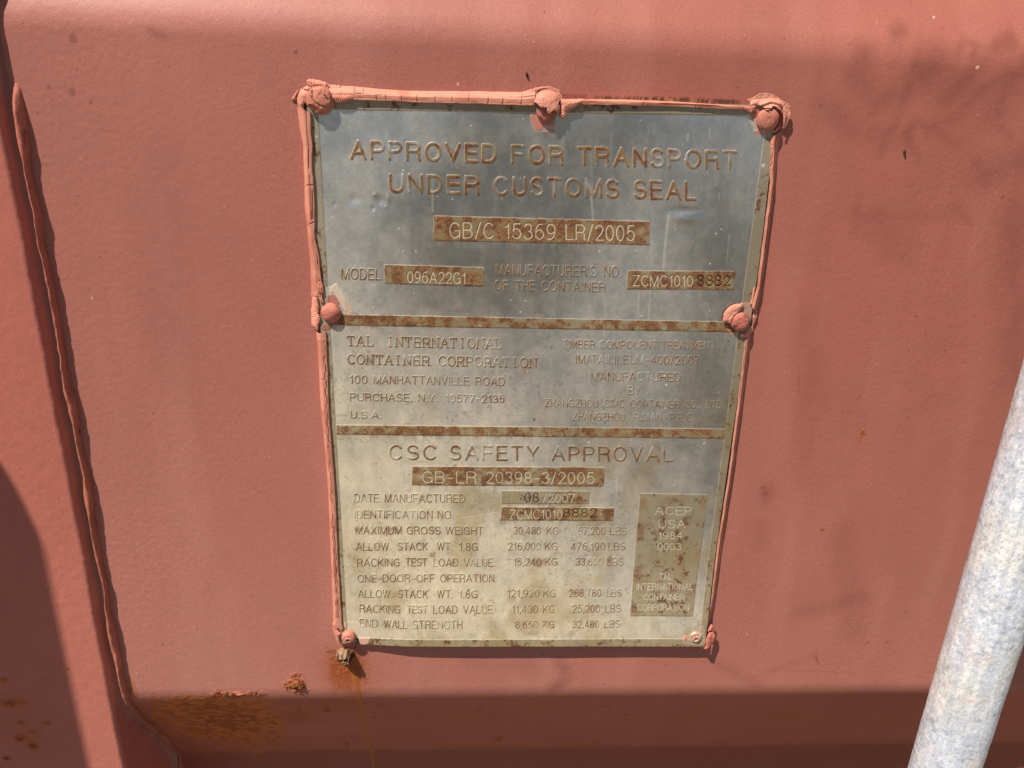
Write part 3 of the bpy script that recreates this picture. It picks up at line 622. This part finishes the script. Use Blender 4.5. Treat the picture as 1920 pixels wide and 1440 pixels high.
residue(z12([(420, 700), (560, 640), (900, 440), (960, 640), (960, 860), (500, 880)], 1240, 1130), lin(180, 165, 140), .7, .0006)

lift = PH + height
PV = np.stack([GX, -lift, GZ], -1)
# one set of normals for all the pieces of the sheet, so their shared edges shade as one surface
du = np.gradient(PV, axis=1); dv = np.gradient(PV, axis=0); NRM = np.cross(dv, du); NRM /= np.linalg.norm(NRM, axis=-1, keepdims=True)
if NRM[..., 1].mean() > 0: NRM = -NRM
vote = np.stack([LAB[:-1, :-1], LAB[:-1, 1:], LAB[1:, 1:], LAB[1:, :-1]], -1)
flab = vote.max(-1)
cx_, cz_ = P(960, 1206, 0)
plate = empty('data_plate', (float(cx_), 0.0, float(cz_)))
tag(plate, 'rust-stained grey steel data plate with raised lettering riveted to the red wall', 'data plate')
OFF = np.array([cx_, 0.0, cz_])
objs = {}
for i, (nm, par, _) in enumerate(PARTS):
    m = flab == i
    if not m.any(): continue
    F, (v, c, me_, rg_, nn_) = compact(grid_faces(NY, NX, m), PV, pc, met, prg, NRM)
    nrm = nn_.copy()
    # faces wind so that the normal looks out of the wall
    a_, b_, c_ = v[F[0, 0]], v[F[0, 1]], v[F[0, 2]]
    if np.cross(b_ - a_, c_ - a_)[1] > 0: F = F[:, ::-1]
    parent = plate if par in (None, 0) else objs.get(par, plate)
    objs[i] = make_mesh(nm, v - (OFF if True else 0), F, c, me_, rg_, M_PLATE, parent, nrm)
# the sheet's edge
ring = np.concatenate([PV[0, :], PV[1:, -1], PV[-1, -2::-1], PV[-2:0:-1, 0]])
back = ring.copy(); back[:, 1] += .0011
n = len(ring); ev = np.concatenate([ring, back]); i0 = np.arange(n); i1 = (i0 + 1) % n
ef = np.stack([i0, i1, i1 + n, i0 + n], -1)
make_mesh('plate_edge', ev - OFF, ef, np.broadcast_to(lin(120, 104, 80), (2 * n, 3)), np.full(2 * n, .3), np.full(2 * n, .6), M_PLATE, plate)

# ------------------------------------------------------------------ thick paint beads round the edge
def paint_cols(shape, U, Vv, seed, base=FADED):
    c = np.broadcast_to(base, shape + (3,)).copy()
    c *= (1 + .16 * (fbm(U * 300, Vv * 300, seed, 4) - .5) + .10 * (fbm(U * 1500, Vv * 1500, seed + 5, 3) - .5))[..., None]
    return mix(c, lin(180, 104, 84), .5 * sm(fbm(U * 120, Vv * 120, seed + 9, 3), .48, .7))
def bead(outer, inner, hin, hcrest, seed, cracks=(), kc=.62, rag=.0003, lip=.0009, wr=1.0, tooth=0, linear=False):
    o_ = PL(outer, 0.0); i_ = PL(inner, PH); n = int(np.hypot(*(o_[-1] - o_[0])) / .00025); o_ = resample(o_, n); i_ = resample(i_, n)
    ks = np.r_[np.linspace(0, 1, 22), 1.0, 1.0]; K, T = np.meshgrid(ks, np.arange(n)); kk = len(ks)
    S = T * .00025
    w = np.clip(K, 0, 1)[..., None]
    B = o_[T] * (1 - w) + i_[T] * w
    dirn = (i_ - o_)[T]; L = np.linalg.norm(dirn, axis=-1, keepdims=True); dirn = dirn / L
    B = B + dirn * (((fbm(S * 160, S * 0, seed, 3) - .5) * rag * 2)[..., None]) * sm(np.abs(K - .35), .1, .6)[..., None]
    H = np.where(K < kc, hcrest * np.sin(np.clip(K / kc, 0, 1) * math.pi / 2) ** wr, hcrest - (hcrest - hin) * sm(K, kc, 1.25))
    if linear: H = np.where(K < kc, hcrest * np.clip(K / kc, 0, 1), hcrest - (hcrest - hin) * sm(K, kc, 1.25))
    H = H * (1 + .10 * (fbm(S * 90, K * 2, seed + 2, 3) - .5)) + .00008 * (fbm(S * 500, K * 6, seed + 3, 3) - .5)
    ridge = .00003 * np.sin(K * 34 + 2 * fbm(S * 40, S * 0, seed + 4, 2)) * (K > .3); H = H + ridge
    H[:, -2] -= lip * .6; H[:, -1] -= lip * 1.2
    H = np.maximum(H, np.where(K < .02, -.0002, 0))
    c = paint_cols(K.shape, B[..., 0], B[..., 1], seed + 20)
    crk = np.zeros(K.shape)
    for kind, a, b, p in cracks:       # ('t', position, k range) across, ('l', s0, s1, k) along
        if kind == 't': d = np.abs(S - a - .0003 * (fbm(K * 6, K * 0, int(a * 1e5) % 97, 2) - .5)); crk = np.maximum(crk, sm(1 - d / .00022) * (K > b) * (K < p))
        else:
            kpos = p + .10 * (fbm(S * 130, S * 0, seed + 7, 3) - .5) + (.06 * np.sign(np.sin(S * 900)) if tooth else 0)
            crk = np.maximum(crk, sm(1 - np.abs(K - kpos) / .055) * (S > a) * (S < b) * sm(fbm(S * 150, S * 0, seed + 8, 2), .3, .42))
    c = mix(c, lin(84, 42, 32), crk * .75); H = H - .0004 * crk
    V = np.stack([B[..., 0], -H, B[..., 1]], -1).reshape(-1, 3)
    F = grid_faces(*K.shape)
    if np.cross(V[F[0, 1]] - V[F[0, 0]], V[F[0, 2]] - V[F[0, 0]])[1] > 0: F = F[:, ::-1]
    return make_mesh('paint_bead', V - OFF, F, c.reshape(-1, 3), np.zeros(K.size), np.full(K.size, .6), M_SEAL, plate)

bead([(618, 160), (660, 161), (702, 165.6), (754, 169.5), (910, 171), (976, 172), (1004, 166)], [(622, 187), (666, 188), (780, 191.6), (911, 195.5), (1000, 198.5)], PH + .0011, PH + .0013, 101,
     [('t', .0125, .0, .55), ('t', .0092, .0, .6), ('t', .017, .55, 1), ('t', .0205, .4, 1), ('t', .0262, .5, 1), ('t', .032, .45, 1), ('t', .0388, .5, 1), ('t', .045, .5, .9), ('t', .0512, .1, .8), ('t', .0585, .5, 1), ('t', .064, .5, 1), ('t', .071, .1, 1), ('l', .004, .02, .52), ('l', .066, .078, .45)], kc=.6)
bead([(1056, 186), (1086, 185.6), (1182, 187), (1286, 191.6), (1390.6, 198), (1412, 199)], [(1056, 195), (1086, 195.5), (1182, 198), (1286, 200), (1390.6, 204.5), (1412, 208)], PH + .0010, PH + .0012, 131, [('t', .03, .2, 1), ('t', .05, .2, 1)], kc=.35, wr=.6)
bead([(557, 200), (562, 240), (568, 276), (571, 380), (582, 495), (584, 557), (586, 560)], [(583, 210), (584, 224), (586, 328), (591.6, 388), (590, 432), (600, 484), (603, 515), (608, 545)], PH + .0009, PH + .0012, 161,
     [('l', .0, .045, .72), ('l', .03, .085, .86), ('t', .028, .3, 1), ('t', .043, .3, 1)], kc=.55, rag=.0005)
bead([(594, 622), (601, 755), (614.5, 904), (622, 1078), (624.6, 1161), (628, 1172)], [(612, 622), (613, 640), (617, 755), (618.7, 787), (628, 904), (636, 1078), (642, 1173)], PH + .0008, PH + .0011, 191,
     [('l', .01, .05, .8), ('l', .05, .14, .55), ('l', .09, .14, .75), ('t', .02, .3, .6)], kc=.5, rag=.0002, tooth=1)
bead([(1466, 245), (1461, 275), (1455, 328), (1452, 352), (1447.5, 390), (1444, 420), (1428.5, 536), (1418, 590)], [(1447, 255), (1445, 270), (1443, 320), (1445, 345), (1438.3, 390), (1435.7, 406), (1420, 536), (1409, 575)], PH + .0004, PH + .0007, 221, [('l', .012, .03, .8), ('l', .0, .075, .55)], kc=.72, linear=True, rag=.0004)
bead([(1409, 620), (1392, 755), (1378, 857), (1360.5, 975), (1347, 1078), (1339, 1135), (1330, 1175)], [(1400, 625), (1396.7, 640), (1383.6, 755), (1363.8, 911), (1345, 1022), (1339, 1078), (1331, 1133), (1322, 1170)], PH + .0002, PH + .0004, 251, [('l', .0, .03, .85), ('l', .05, .12, .6)], kc=.75, linear=True, rag=.0003)

# ------------------------------------------------------------------ rivets with their caps and peeling paint
SHEET = np.array([QTL, QTR, QBR, QBL])
def level(X_, Z_): return PH * sm(poly_sd(X_, Z_, SHEET), -.0035, .0006)
def flake(name, pts, parent, off, seed, up=.0004, bulge=.0008, dome=None, rim=0.0, colr=FADED, cracks=(), wrinkle=.00008, thick=.0004, wdir=0.0):
    poly = smooth_poly(PL(pts, PH * .8), 4); st = .00016
    x0, z0 = poly.min(0) - st; x1, z1 = poly.max(0) + st
    Xg, Zg = np.meshgrid(np.arange(x0, x1, st), np.arange(z0, z1, st))
    sd = poly_sd(Xg, Zg, poly) + .0003 * (fbm(Xg * 900, Zg * 900, seed, 3) - .5)
    H = level(Xg, Zg) + up + bulge * (1 - np.exp(-np.maximum(sd, 0) / .0009))
    if dome:
        c = P(dome[0], dome[1], PH); r = np.hypot(Xg - c[0], Zg - c[1]); R_ = dome[2] * PX
        H = np.maximum(H, PH + dome[3] * np.sqrt(np.clip(1 - (r / (R_ * 1.12)) ** 2, 0, 1)) ** .8 + .0003)
        H = H + rim * np.exp(-((r - R_ * 1.28) / (R_ * .15)) ** 2)
        ang = np.arctan2(Zg - c[1], Xg - c[0]); H = H + wrinkle * np.sin(ang * 46 + 5 * fbm(Xg * 500, Zg * 500, seed + 1, 2)) * sm(r, R_ * .5, R_)
    else:
        H = H + wrinkle * np.sin((Xg * math.cos(wdir) + Zg * math.sin(wdir)) * 9000 + 4 * fbm(Xg * 500, Zg * 500, seed + 1, 2))
    H = H + .0006 * (fbm(Xg * 330, Zg * 330, seed + 2, 3) - .5) + .0002 * (fbm(Xg * 1200, Zg * 1200, seed + 3, 2) - .5)
    c_ = paint_cols(Xg.shape, Xg, Zg, seed + 4, colr)
    for ck in cracks:
        d = seg_dist(Xg, Zg, PL(ck, PH * .8)) + .0001 * (fbm(Xg * 1500, Zg * 1500, seed, 2) - .5); t = sm(1 - d / .00026); c_ = mix(c_, lin(60, 28, 22), t * .9); H = H - .0006 * t
    ok = sd > 0; m = ok[:-1, :-1] & ok[:-1, 1:] & ok[1:, 1:] & ok[1:, :-1]
    if not m.any(): return None
    F, (v, c_) = compact(grid_faces(*Xg.shape, mask=m), np.stack([Xg, -H, Zg], -1), c_)
    if np.cross(v[F[0, 1]] - v[F[0, 0]], v[F[0, 2]] - v[F[0, 0]])[1] > 0: F = F[:, ::-1]
    o = make_mesh(name, v - off, F, c_, np.zeros(len(v)), np.full(len(v), .62), M_SEAL, parent)
    s = o.modifiers.new('thickness', 'SOLIDIFY'); s.thickness = thick; s.offset = -1
    return o
def rivet(x, y, rp, hgt, colr, seed, flat=.0, hole=False, chip=0.0, chipc=lin(170, 160, 135), metal=0.0, label=None):
    c = P(x, y, PH + hgt * .5); R_ = rp * PX
    nr, nt_ = 26, 64
    rr = np.linspace(0, 1, nr); an = np.linspace(0, 2 * math.pi, nt_, endpoint=False)
    A_, R2 = np.meshgrid(an, rr)
    prof_ = np.where(R2 < flat, 1, np.sqrt(np.clip(1 - ((R2 - flat) / (1 - flat)) ** 2, 0, 1)) ** .75) if flat else np.sqrt(np.clip(1 - R2 ** 2, 0, 1)) ** .85
    wob = 1 + .05 * (fbm(np.cos(A_) * 2 + 5, np.sin(A_) * 2 + 5, seed, 3) - .5) * 2
    Xr = R2 * R_ * wob * np.cos(A_); Zr = R2 * R_ * wob * np.sin(A_)
    H = hgt * prof_ + .00050 * (fbm(Xr * 450, Zr * 450, seed + 1, 4) - .5) + .00012 * (fbm(Xr * 1600, Zr * 1600, seed + 2, 2) - .5)
    H = H + .00006 * np.sin(R2 * 60 + 4 * fbm(Xr * 300, Zr * 300, seed, 2))
    c_ = paint_cols(Xr.shape, Xr + x * .01, Zr + y * .01, seed + 3, colr); me_ = np.full(Xr.shape, metal)
    if hole:
        d = np.hypot(Xr, Zr + .0006); t = sm(1 - d / .0009, 0, .4); H = H - .0016 * t; ring_ = sm(1 - np.abs(d - .0011) / .0007, 0, .5) * (fbm(Xr * 600, Zr * 600, seed, 2) > .38); c_ = mix(c_, lin(216, 150, 130), ring_ * .9); me_ = me_ * (1 - ring_); H = H + .0003 * ring_
        c_ = mix(c_, lin(50, 30, 24), t * .8)
    if chip:
        t = sm(fbm(Xr * 420, Zr * 420, seed + 8, 4), 1 - chip, 1.05 - chip); c_ = mix(c_, chipc, t * .9); H = H - .00015 * t
    H[-1] = -PH + .0002
    H[-2] = np.minimum(H[-2], hgt * .35)
    V = np.stack([Xr, -(H + PH), Zr], -1).reshape(-1, 3)
    idx = np.arange(Xr.size).reshape(Xr.shape); nx = np.roll(idx, -1, 1)
    F = np.stack([idx[:-1], nx[:-1], nx[1:], idx[1:]], -1).reshape(-1, 4)
    if np.cross(V[F[200, 1]] - V[F[200, 0]], V[F[200, 2]] - V[F[200, 0]])[1] > 0: F = F[:, ::-1]
    o = make_mesh('rivet', V, F, c_.reshape(-1, 3), me_.ravel(), np.full(Xr.size, .55), M_SEAL, plate)
    o.location = (c[0] - OFF[0], 0, c[1] - OFF[2])
    if label: o['label'] = label
    return o, np.array([c[0], 0.0, c[1]])

C1 = lin(196, 124, 102); C2 = lin(196, 118, 100)
r, f = rivet(600, 188, 24.5, .0031, C1, 301, chip=.30, chipc=lin(160, 92, 76), label='paint-covered rivet at the upper left corner of the plate')
flake('paint_flake', z12([(410, 340), (405, 230), (560, 210), (700, 235), (850, 285), (960, 335), (1180, 355), (1150, 470), (1060, 510), (980, 500), (880, 450), (700, 430), (560, 480), (440, 500), (300, 440), (380, 380)], 540, 130), r, f, 311, .0009, .0010, cracks=[z12([(400, 340), (500, 390)], 540, 130), z12([(860, 340), (960, 460)], 540, 130), z12([(310, 430), (440, 490), (560, 470), (740, 400)], 540, 130)])
flake('paint_flake', z12([(300, 420), (440, 480), (560, 480), (450, 600), (420, 740), (370, 800), (355, 910), (390, 1100), (380, 1400), (290, 1440), (250, 1000), (205, 800), (185, 650), (240, 480)], 540, 130), r, f, 321, .0007, .0012)
flake('paint_flake', z12([(60, 690), (110, 570), (170, 490), (240, 440), (190, 640), (165, 710), (110, 690)], 540, 130), r, f, 331, .0006, .0010)
flake('paint_flake', z12([(990, 490), (1130, 485), (1400, 500), (1540, 570), (1480, 660), (1400, 720), (1280, 765), (1120, 750), (1040, 690), (1000, 640)], 540, 130), r, f, 341, .0012, .0008, wdir=.1, wrinkle=.00012)
flake('paint_flake', z12([(430, 560), (560, 470), (760, 430), (900, 470), (980, 540), (990, 700), (985, 800), (900, 920), (720, 1000), (640, 980), (710, 900), (640, 830), (540, 790), (480, 830), (420, 740)], 540, 130), r, f, 351, .0, .0, dome=(600, 188, 24.5, .0031), wrinkle=.00006,
      cracks=[z12([(540, 600), (640, 730), (760, 820), (880, 860)], 540, 130), z12([(860, 580), (940, 690)], 540, 130), z12([(580, 490), (600, 640)], 540, 130)], colr=C1)

r, f = rivet(1026, 208, 20.5, .0022, lin(180, 108, 92), 401, chip=.42, chipc=lin(150, 112, 96), label='rivet with a torn paint hood at the middle of the top edge')
flake('paint_flake', z12([(150, 390), (350, 310), (500, 270), (700, 255), (830, 285), (970, 355), (940, 400), (830, 330), (680, 320), (540, 360), (440, 440), (380, 520), (350, 600), (295, 720), (270, 680), (320, 590), (200, 500)], 970, 140), r, f, 411, .0011, .0008)
flake('paint_flake', z12([(440, 420), (540, 350), (680, 310), (830, 320), (940, 390), (1010, 490), (1000, 560), (930, 610), (910, 660), (940, 720), (920, 880), (860, 850), (800, 810), (690, 890), (640, 830), (640, 745), (510, 740), (430, 670), (350, 600), (380, 510)], 970, 140), r, f, 421, .0, .0, dome=(1026, 200, 24, .0033), wrinkle=.00006)
flake('paint_flake', z12([(980, 555), (1250, 548), (1520, 550), (1400, 670), (1300, 740), (1130, 830), (1110, 920), (1060, 1000), (990, 980), (930, 950), (950, 700), (930, 620)], 970, 140), r, f, 431, .0010, .0010, wdir=1.2, wrinkle=.00008)

r, f = rivet(1441, 224, 21.5, .0025, lin(188, 118, 100), 501, flat=.25, chip=.40, chipc=lin(140, 116, 96), label='rivet half bared under a paint hood at the upper right corner')
flake('paint_flake', z12([(335, 325), (480, 270), (620, 190), (800, 170), (960, 205), (1100, 300), (1180, 360), (1310, 440), (1335, 560), (1310, 760), (1240, 900), (1170, 980), (1160, 900), (1150, 740), (1130, 620), (1070, 580), (1000, 510), (900, 490), (830, 545), (740, 540), (600, 460), (400, 460), (420, 380)], 1370, 160), r, f, 511, .0008, .0011, dome=(1441, 222, 23, .0030), rim=.0007, wrinkle=.00003,
      cracks=[z12([(700, 520), (860, 540), (910, 480), (1000, 515), (1070, 585), (1150, 500)], 1370, 160)])
flake('paint_flake', z12([(200, 460), (400, 460), (550, 465), (500, 530), (430, 640), (330, 590), (230, 530)], 1370, 160), r, f, 521, .0010, .0006)
flake('paint_flake', z12([(900, 1030), (1010, 1075), (1140, 940), (1150, 860), (1110, 800), (1080, 900), (980, 990)], 1370, 160), r, f, 531, .0010, .0008)
flake('paint_flake', [(1449, 254), (1454, 253), (1453, 268), (1449, 276), (1450, 282), (1449, 302), (1447, 320), (1442, 323), (1443, 295), (1446, 268)], r, f, 541, .0010, .0005, colr=lin(220, 142, 120))

r, f = rivet(620, 587.5, 20.5, .0028, C2, 601, chip=.32, chipc=lin(158, 88, 72), label='round paint-capped rivet on the left edge of the plate')
flake('paint_flake', z12([(300, 440), (380, 400), (450, 410), (465, 540), (480, 640), (470, 800), (520, 920), (480, 1030), (440, 1200), (350, 1150), (285, 1100), (270, 1040), (272, 700)], 560, 520), r, f, 611, .0008, .0012, wrinkle=.00016, wdir=1.3)
flake('paint_flake', z12([(300, 200), (420, 60), (540, 100), (585, 300), (540, 390), (590, 540), (510, 560), (460, 470), (380, 440), (300, 450)], 560, 520), r, f, 621, .0010, .0007)
flake('paint_flake', z12([(400, 1220), (450, 1250), (520, 1385), (545, 1250), (610, 1200), (620, 1300), (620, 1430), (420, 1430)], 560, 520), r, f, 631, .0008, .0005)

r, f = rivet(1388, 604, 21, .0028, lin(188, 112, 98), 701, flat=.3, chip=.34, chipc=lin(150, 92, 78), label='rivet ringed by a broken paint collar on the right edge')
flake('paint_flake', z12([(400, 740), (395, 650), (430, 520), (520, 410), (640, 350), (780, 325), (890, 320), (840, 360), (830, 430), (780, 490), (650, 600), (590, 760), (500, 770)], 1320, 540), r, f, 711, .0010, .0010, dome=(1388, 604, 19, .0012), rim=.0005, wrinkle=.00003)
flake('paint_flake', z12([(780, 1000), (900, 990), (1000, 900), (1090, 850), (1130, 960), (1050, 1050), (940, 1090), (810, 1090)], 1320, 540), r, f, 721, .0008, .0007)
flake('paint_flake', z12([(1060, 660), (1110, 560), (1130, 430), (1200, 400), (1225, 520), (1215, 640), (1170, 800), (1100, 900), (1080, 780)], 1320, 540), r, f, 731, .0007, .0010)
flake('paint_flake', z12([(1100, 0), (1150, 0), (1130, 200), (1110, 350), (1080, 390), (1010, 350), (1060, 250)], 1320, 540), r, f, 741, .0010, .0005, colr=lin(222, 146, 122))
flake('paint_flake', z12([(940, 1170), (960, 1230), (950, 1430), (890, 1430), (900, 1280)], 1320, 540), r, f, 751, .0007, .0004)

r, f = rivet(653, 1195, 16.5, .0032, lin(214, 144, 126), 801, flat=.45, hole=True, label='rivet with broken pink paint above the rust stain at lower left')
flake('paint_flake', z12([(270, 350), (330, 275), (400, 300), (425, 460), (490, 520), (450, 620), (450, 770), (400, 760), (310, 600), (275, 450)], 600, 1140), r, f, 811, .0012, .0012, colr=lin(216, 146, 122))
flake('paint_flake', z12([(430, 300), (500, 320), (540, 410), (480, 490), (450, 440)], 600, 1140), r, f, 821, .0008, .0005, colr=lin(200, 140, 118))

r, f = rivet(1304, 1192.5, 17.5, .0032, lin(184, 170, 144), 901, flat=.55, hole=True, metal=.1, chip=.42, chipc=lin(206, 140, 122), label='bare grey metal rivet at the lower right corner of the plate')
flake('paint_flake', z12([(430, 740), (480, 650), (560, 690), (575, 750), (500, 830), (440, 820)], 1240, 1130), r, f, 911, .0020, .0010, colr=lin(226, 160, 140))
flake('paint_flake', z12([(1000, 560), (1050, 480), (1100, 440), (1150, 470), (1175, 540), (1130, 600), (1050, 590)], 1240, 1130), r, f, 921, .0026, .0014, colr=lin(214, 130, 112))
flake('paint_flake', z12([(955, 720), (1000, 620), (1090, 580), (1190, 650), (1205, 740), (1140, 880), (1030, 960), (900, 940), (940, 860)], 1240, 1130), r, f, 931, .0030, .0020, colr=lin(196, 116, 98))
flake('paint_flake', z12([(560, 980), (620, 925), (800, 930), (920, 890), (1040, 930), (1000, 1020), (860, 1050), (740, 1080), (640, 1040)], 1240, 1130), r, f, 941, .0014, .0012, colr=lin(170, 96, 84))
flake('paint_flake', z12([(1050, 40), (1095, 50), (1050, 280), (1010, 480), (955, 480), (1000, 300)], 1240, 1130), r, f, 951, .0009, .0006, colr=lin(222, 150, 130))

# ------------------------------------------------------------------ rust crusts standing on the wall
def crust(x, y, rx, ry, hgt, colr, seed, label):
    c = P(x, y, 0); n_ = 90
    U, W_ = np.meshgrid(np.linspace(-1.25, 1.25, n_), np.linspace(-1.25, 1.25, n_)); Xc = U * rx * PX; Zc = W_ * ry * PX
    d = np.hypot(U, W_) + .7 * (fbm(Xc * 320, Zc * 320, seed, 4) - .5); body = sm(1 - d, 0, .55)
    H = hgt * body * (.45 + 1.1 * fbm(Xc * 520, Zc * 620, seed + 1, 4, .6)) - .0004
    cc = mix(np.broadcast_to(colr, Xc.shape + (3,)).copy(), RUST_D * .6, sm(fbm(Xc * 600, Zc * 600, seed + 2, 3), .45, .7))
    cc = mix(cc, RUST_O, .35 * sm(d, .7, 1.0))
    ok = body > .01; m = ok[:-1, :-1] & ok[:-1, 1:] & ok[1:, 1:] & ok[1:, :-1]
    F, (v, cc) = compact(grid_faces(n_, n_, mask=m), np.stack([Xc, -H, Zc], -1), cc)
    if np.cross(v[F[0, 1]] - v[F[0, 0]], v[F[0, 2]] - v[F[0, 0]])[1] > 0: F = F[:, ::-1]
    o = make_mesh('rust_crust', v, F, cc, np.zeros(len(v)), np.full(len(v), .85), M_DIRT, wall); o.location = (c[0], 0, c[1]); o['label'] = label
crust(649, 1226, 25, 19, .0058, lin(150, 124, 100), 1001, 'grey-brown rust crust right under the lower left rivet')
crust(556, 1281, 25, 18, .0024, lin(140, 84, 48), 1011, 'flaking orange-brown rust patch near the lower fold')
crust(440, 1301, 34, 5, .0014, lin(170, 100, 74), 1021, 'thin row of lifted rusty paint along the lower fold')

# ------------------------------------------------------------------ specks of debris on the wall
def speck(x, y, rx, ry, rot, label):
    c = P(x, y, .0004); n_ = 12; m_ = 18
    A_, B_ = np.meshgrid(np.linspace(0, 2 * math.pi, m_, endpoint=False), np.linspace(0, math.pi, n_))
    u = np.sin(B_) * np.cos(A_); w_ = np.cos(B_); k = np.sin(B_) * np.sin(A_)
    x_ = u * rx * PX * (1 - .35 * w_); z_ = w_ * ry * PX; y_ = k * .0006 * (1 + .4 * vn(A_ * 2, B_ * 3, 9))
    ca, sa = math.cos(rot), math.sin(rot)
    V = np.stack([x_ * ca - z_ * sa, y_ - .0004, x_ * sa + z_ * ca], -1).reshape(-1, 3)
    idx = np.arange(A_.size).reshape(A_.shape); nx = np.roll(idx, -1, 1); F = np.stack([idx[:-1], nx[:-1], nx[1:], idx[1:]], -1).reshape(-1, 4)
    cc = np.broadcast_to(lin(62, 44, 36), (len(V), 3)).copy() * (1 + .6 * (vn(V[:, 0] * 3000, V[:, 2] * 3000, 4) - .5))[:, None]
    o = make_mesh('debris_speck', V, F, cc, np.zeros(len(V)), np.full(len(V), .6), M_DIRT); o.location = (c[0], 0, c[1])
    tag(o, label, 'debris speck', 'dark specks stuck to the red wall')
speck(988, 140, 2.3, 5.2, .3, 'tiny dark speck on the red wall above the middle top rivet')
speck(1696.5, 285, 2.2, 3.6, 0, 'tiny dark speck on the red wall right of the plate top')

# ------------------------------------------------------------------ galvanised pipes
def pipe(name, x, y, r, z0, z1, label, seed, domed=False, group='galvanised lock rods'):
    step = .0009; zz = np.arange(z0, z1, step) if z1 - z0 < 1.2 else np.r_[np.arange(z0, -.45, .01), np.arange(-.45, min(z1, .1), step), np.arange(min(z1, .1), z1, .01)]
    na_ = 150; A_, Zp = np.meshgrid(np.linspace(0, 2 * math.pi, na_, endpoint=False), zz)
    U = A_ * r
    rad = r + .00025 * (fbm(U * 170, Zp * 120, seed, 3) - .5) + .00022 * (fbm(U * 520, Zp * 520, seed + 1, 3) - .5)
    if domed: rad = rad * np.sqrt(np.clip(1 - np.clip((Zp - (z1 - r)) / r, 0, .998) ** 2, 0, 1))
    Xp = x + rad * np.cos(A_); Yp = y + rad * np.sin(A_)
    n_a = fbm(U * 60, Zp * 45, seed + 2, 4); n_b = fbm(U * 1300, Zp * 1300, seed + 3, 3, .6); n_c = fbm(U * 260, Zp * 200, seed + 4, 4)
    n_d = fbm(U * 1500, Zp * 1500, seed + 9, 2)
    cc = np.broadcast_to(lin(218, 225, 238), A_.shape + (3,)).copy()
    cc = mix(cc, lin(232, 228, 212), sm(n_a, .45, .65) * .55)
    cc = mix(cc, lin(196, 200, 208), sm(n_c, .48, .68) * .32)
    cc = mix(cc, lin(132, 134, 140), sm(n_b + .35 * (n_d - .5), .56, .74) * .4)
    cc = mix(cc, lin(248, 246, 240), sm(n_b + .35 * (n_d - .5), .48, .36) * .7)
    stk = sm(fbm(U * 420, Zp * 14, seed + 12, 3), .45, .7); cc = mix(cc, lin(178, 186, 200), stk * .45)
    rs = sm(fbm(U * 130, Zp * 95, seed + 6, 4), .60, .76); cc = mix(cc, lin(206, 176, 156), rs * .3)
    bl = sm(fbm(U * 260, Zp * 330, seed + 8, 4), .70, .78); cc = mix(cc, lin(130, 138, 152), bl * .5)
    mm = .10 + .12 * sm(n_c, .4, .6) * (1 - rs)
    rg = .5 + .2 * n_c
    idx = np.arange(A_.size).reshape(A_.shape); nx = np.roll(idx, -1, 1); F = np.stack([idx[:-1], nx[:-1], nx[1:], idx[1:]], -1).reshape(-1, 4)
    V = np.stack([Xp, Yp, Zp], -1).reshape(-1, 3)
    o = make_mesh(name, V - np.array([x, y, z0]), F, cc.reshape(-1, 3), mm.ravel(), rg.ravel(), M_ZINC); o.location = (x, y, z0)
    tag(o, label, 'lock rod', group)
    return o
def az(px, py):
    r_ = M @ np.array([(px - CX) / FPX, (py - CY) / FPX, 1.0]); return math.atan2(r_[0], r_[2])
a0 = (az(1697, 1440) + az(1920, 690)) / 2; a1 = (az(1843, 1440) + az(1920, 1207)) / 2
dp = 0.226; dist = dp / math.cos((a0 + a1) / 2)
pipe('lock_rod', dist * math.sin((a0 + a1) / 2), dp - CAM_D, dist * math.sin((a1 - a0) / 2), -1.2, 0.9, 'mottled grey-white galvanised lock rod at the lower right of the plate', 1101)
LX = -0.193 - .50 / .42 * .10 - .017 + .0042 * .9  # unseen rod, added out of frame to cast the lower-left shadow
pipe('lock_rod', LX - .0205, -.104, .026, -1.2, -.112 + .10 * 2.38, 'unseen round-topped galvanised rod added left of the frame post to cast a shadow', 1201, True)
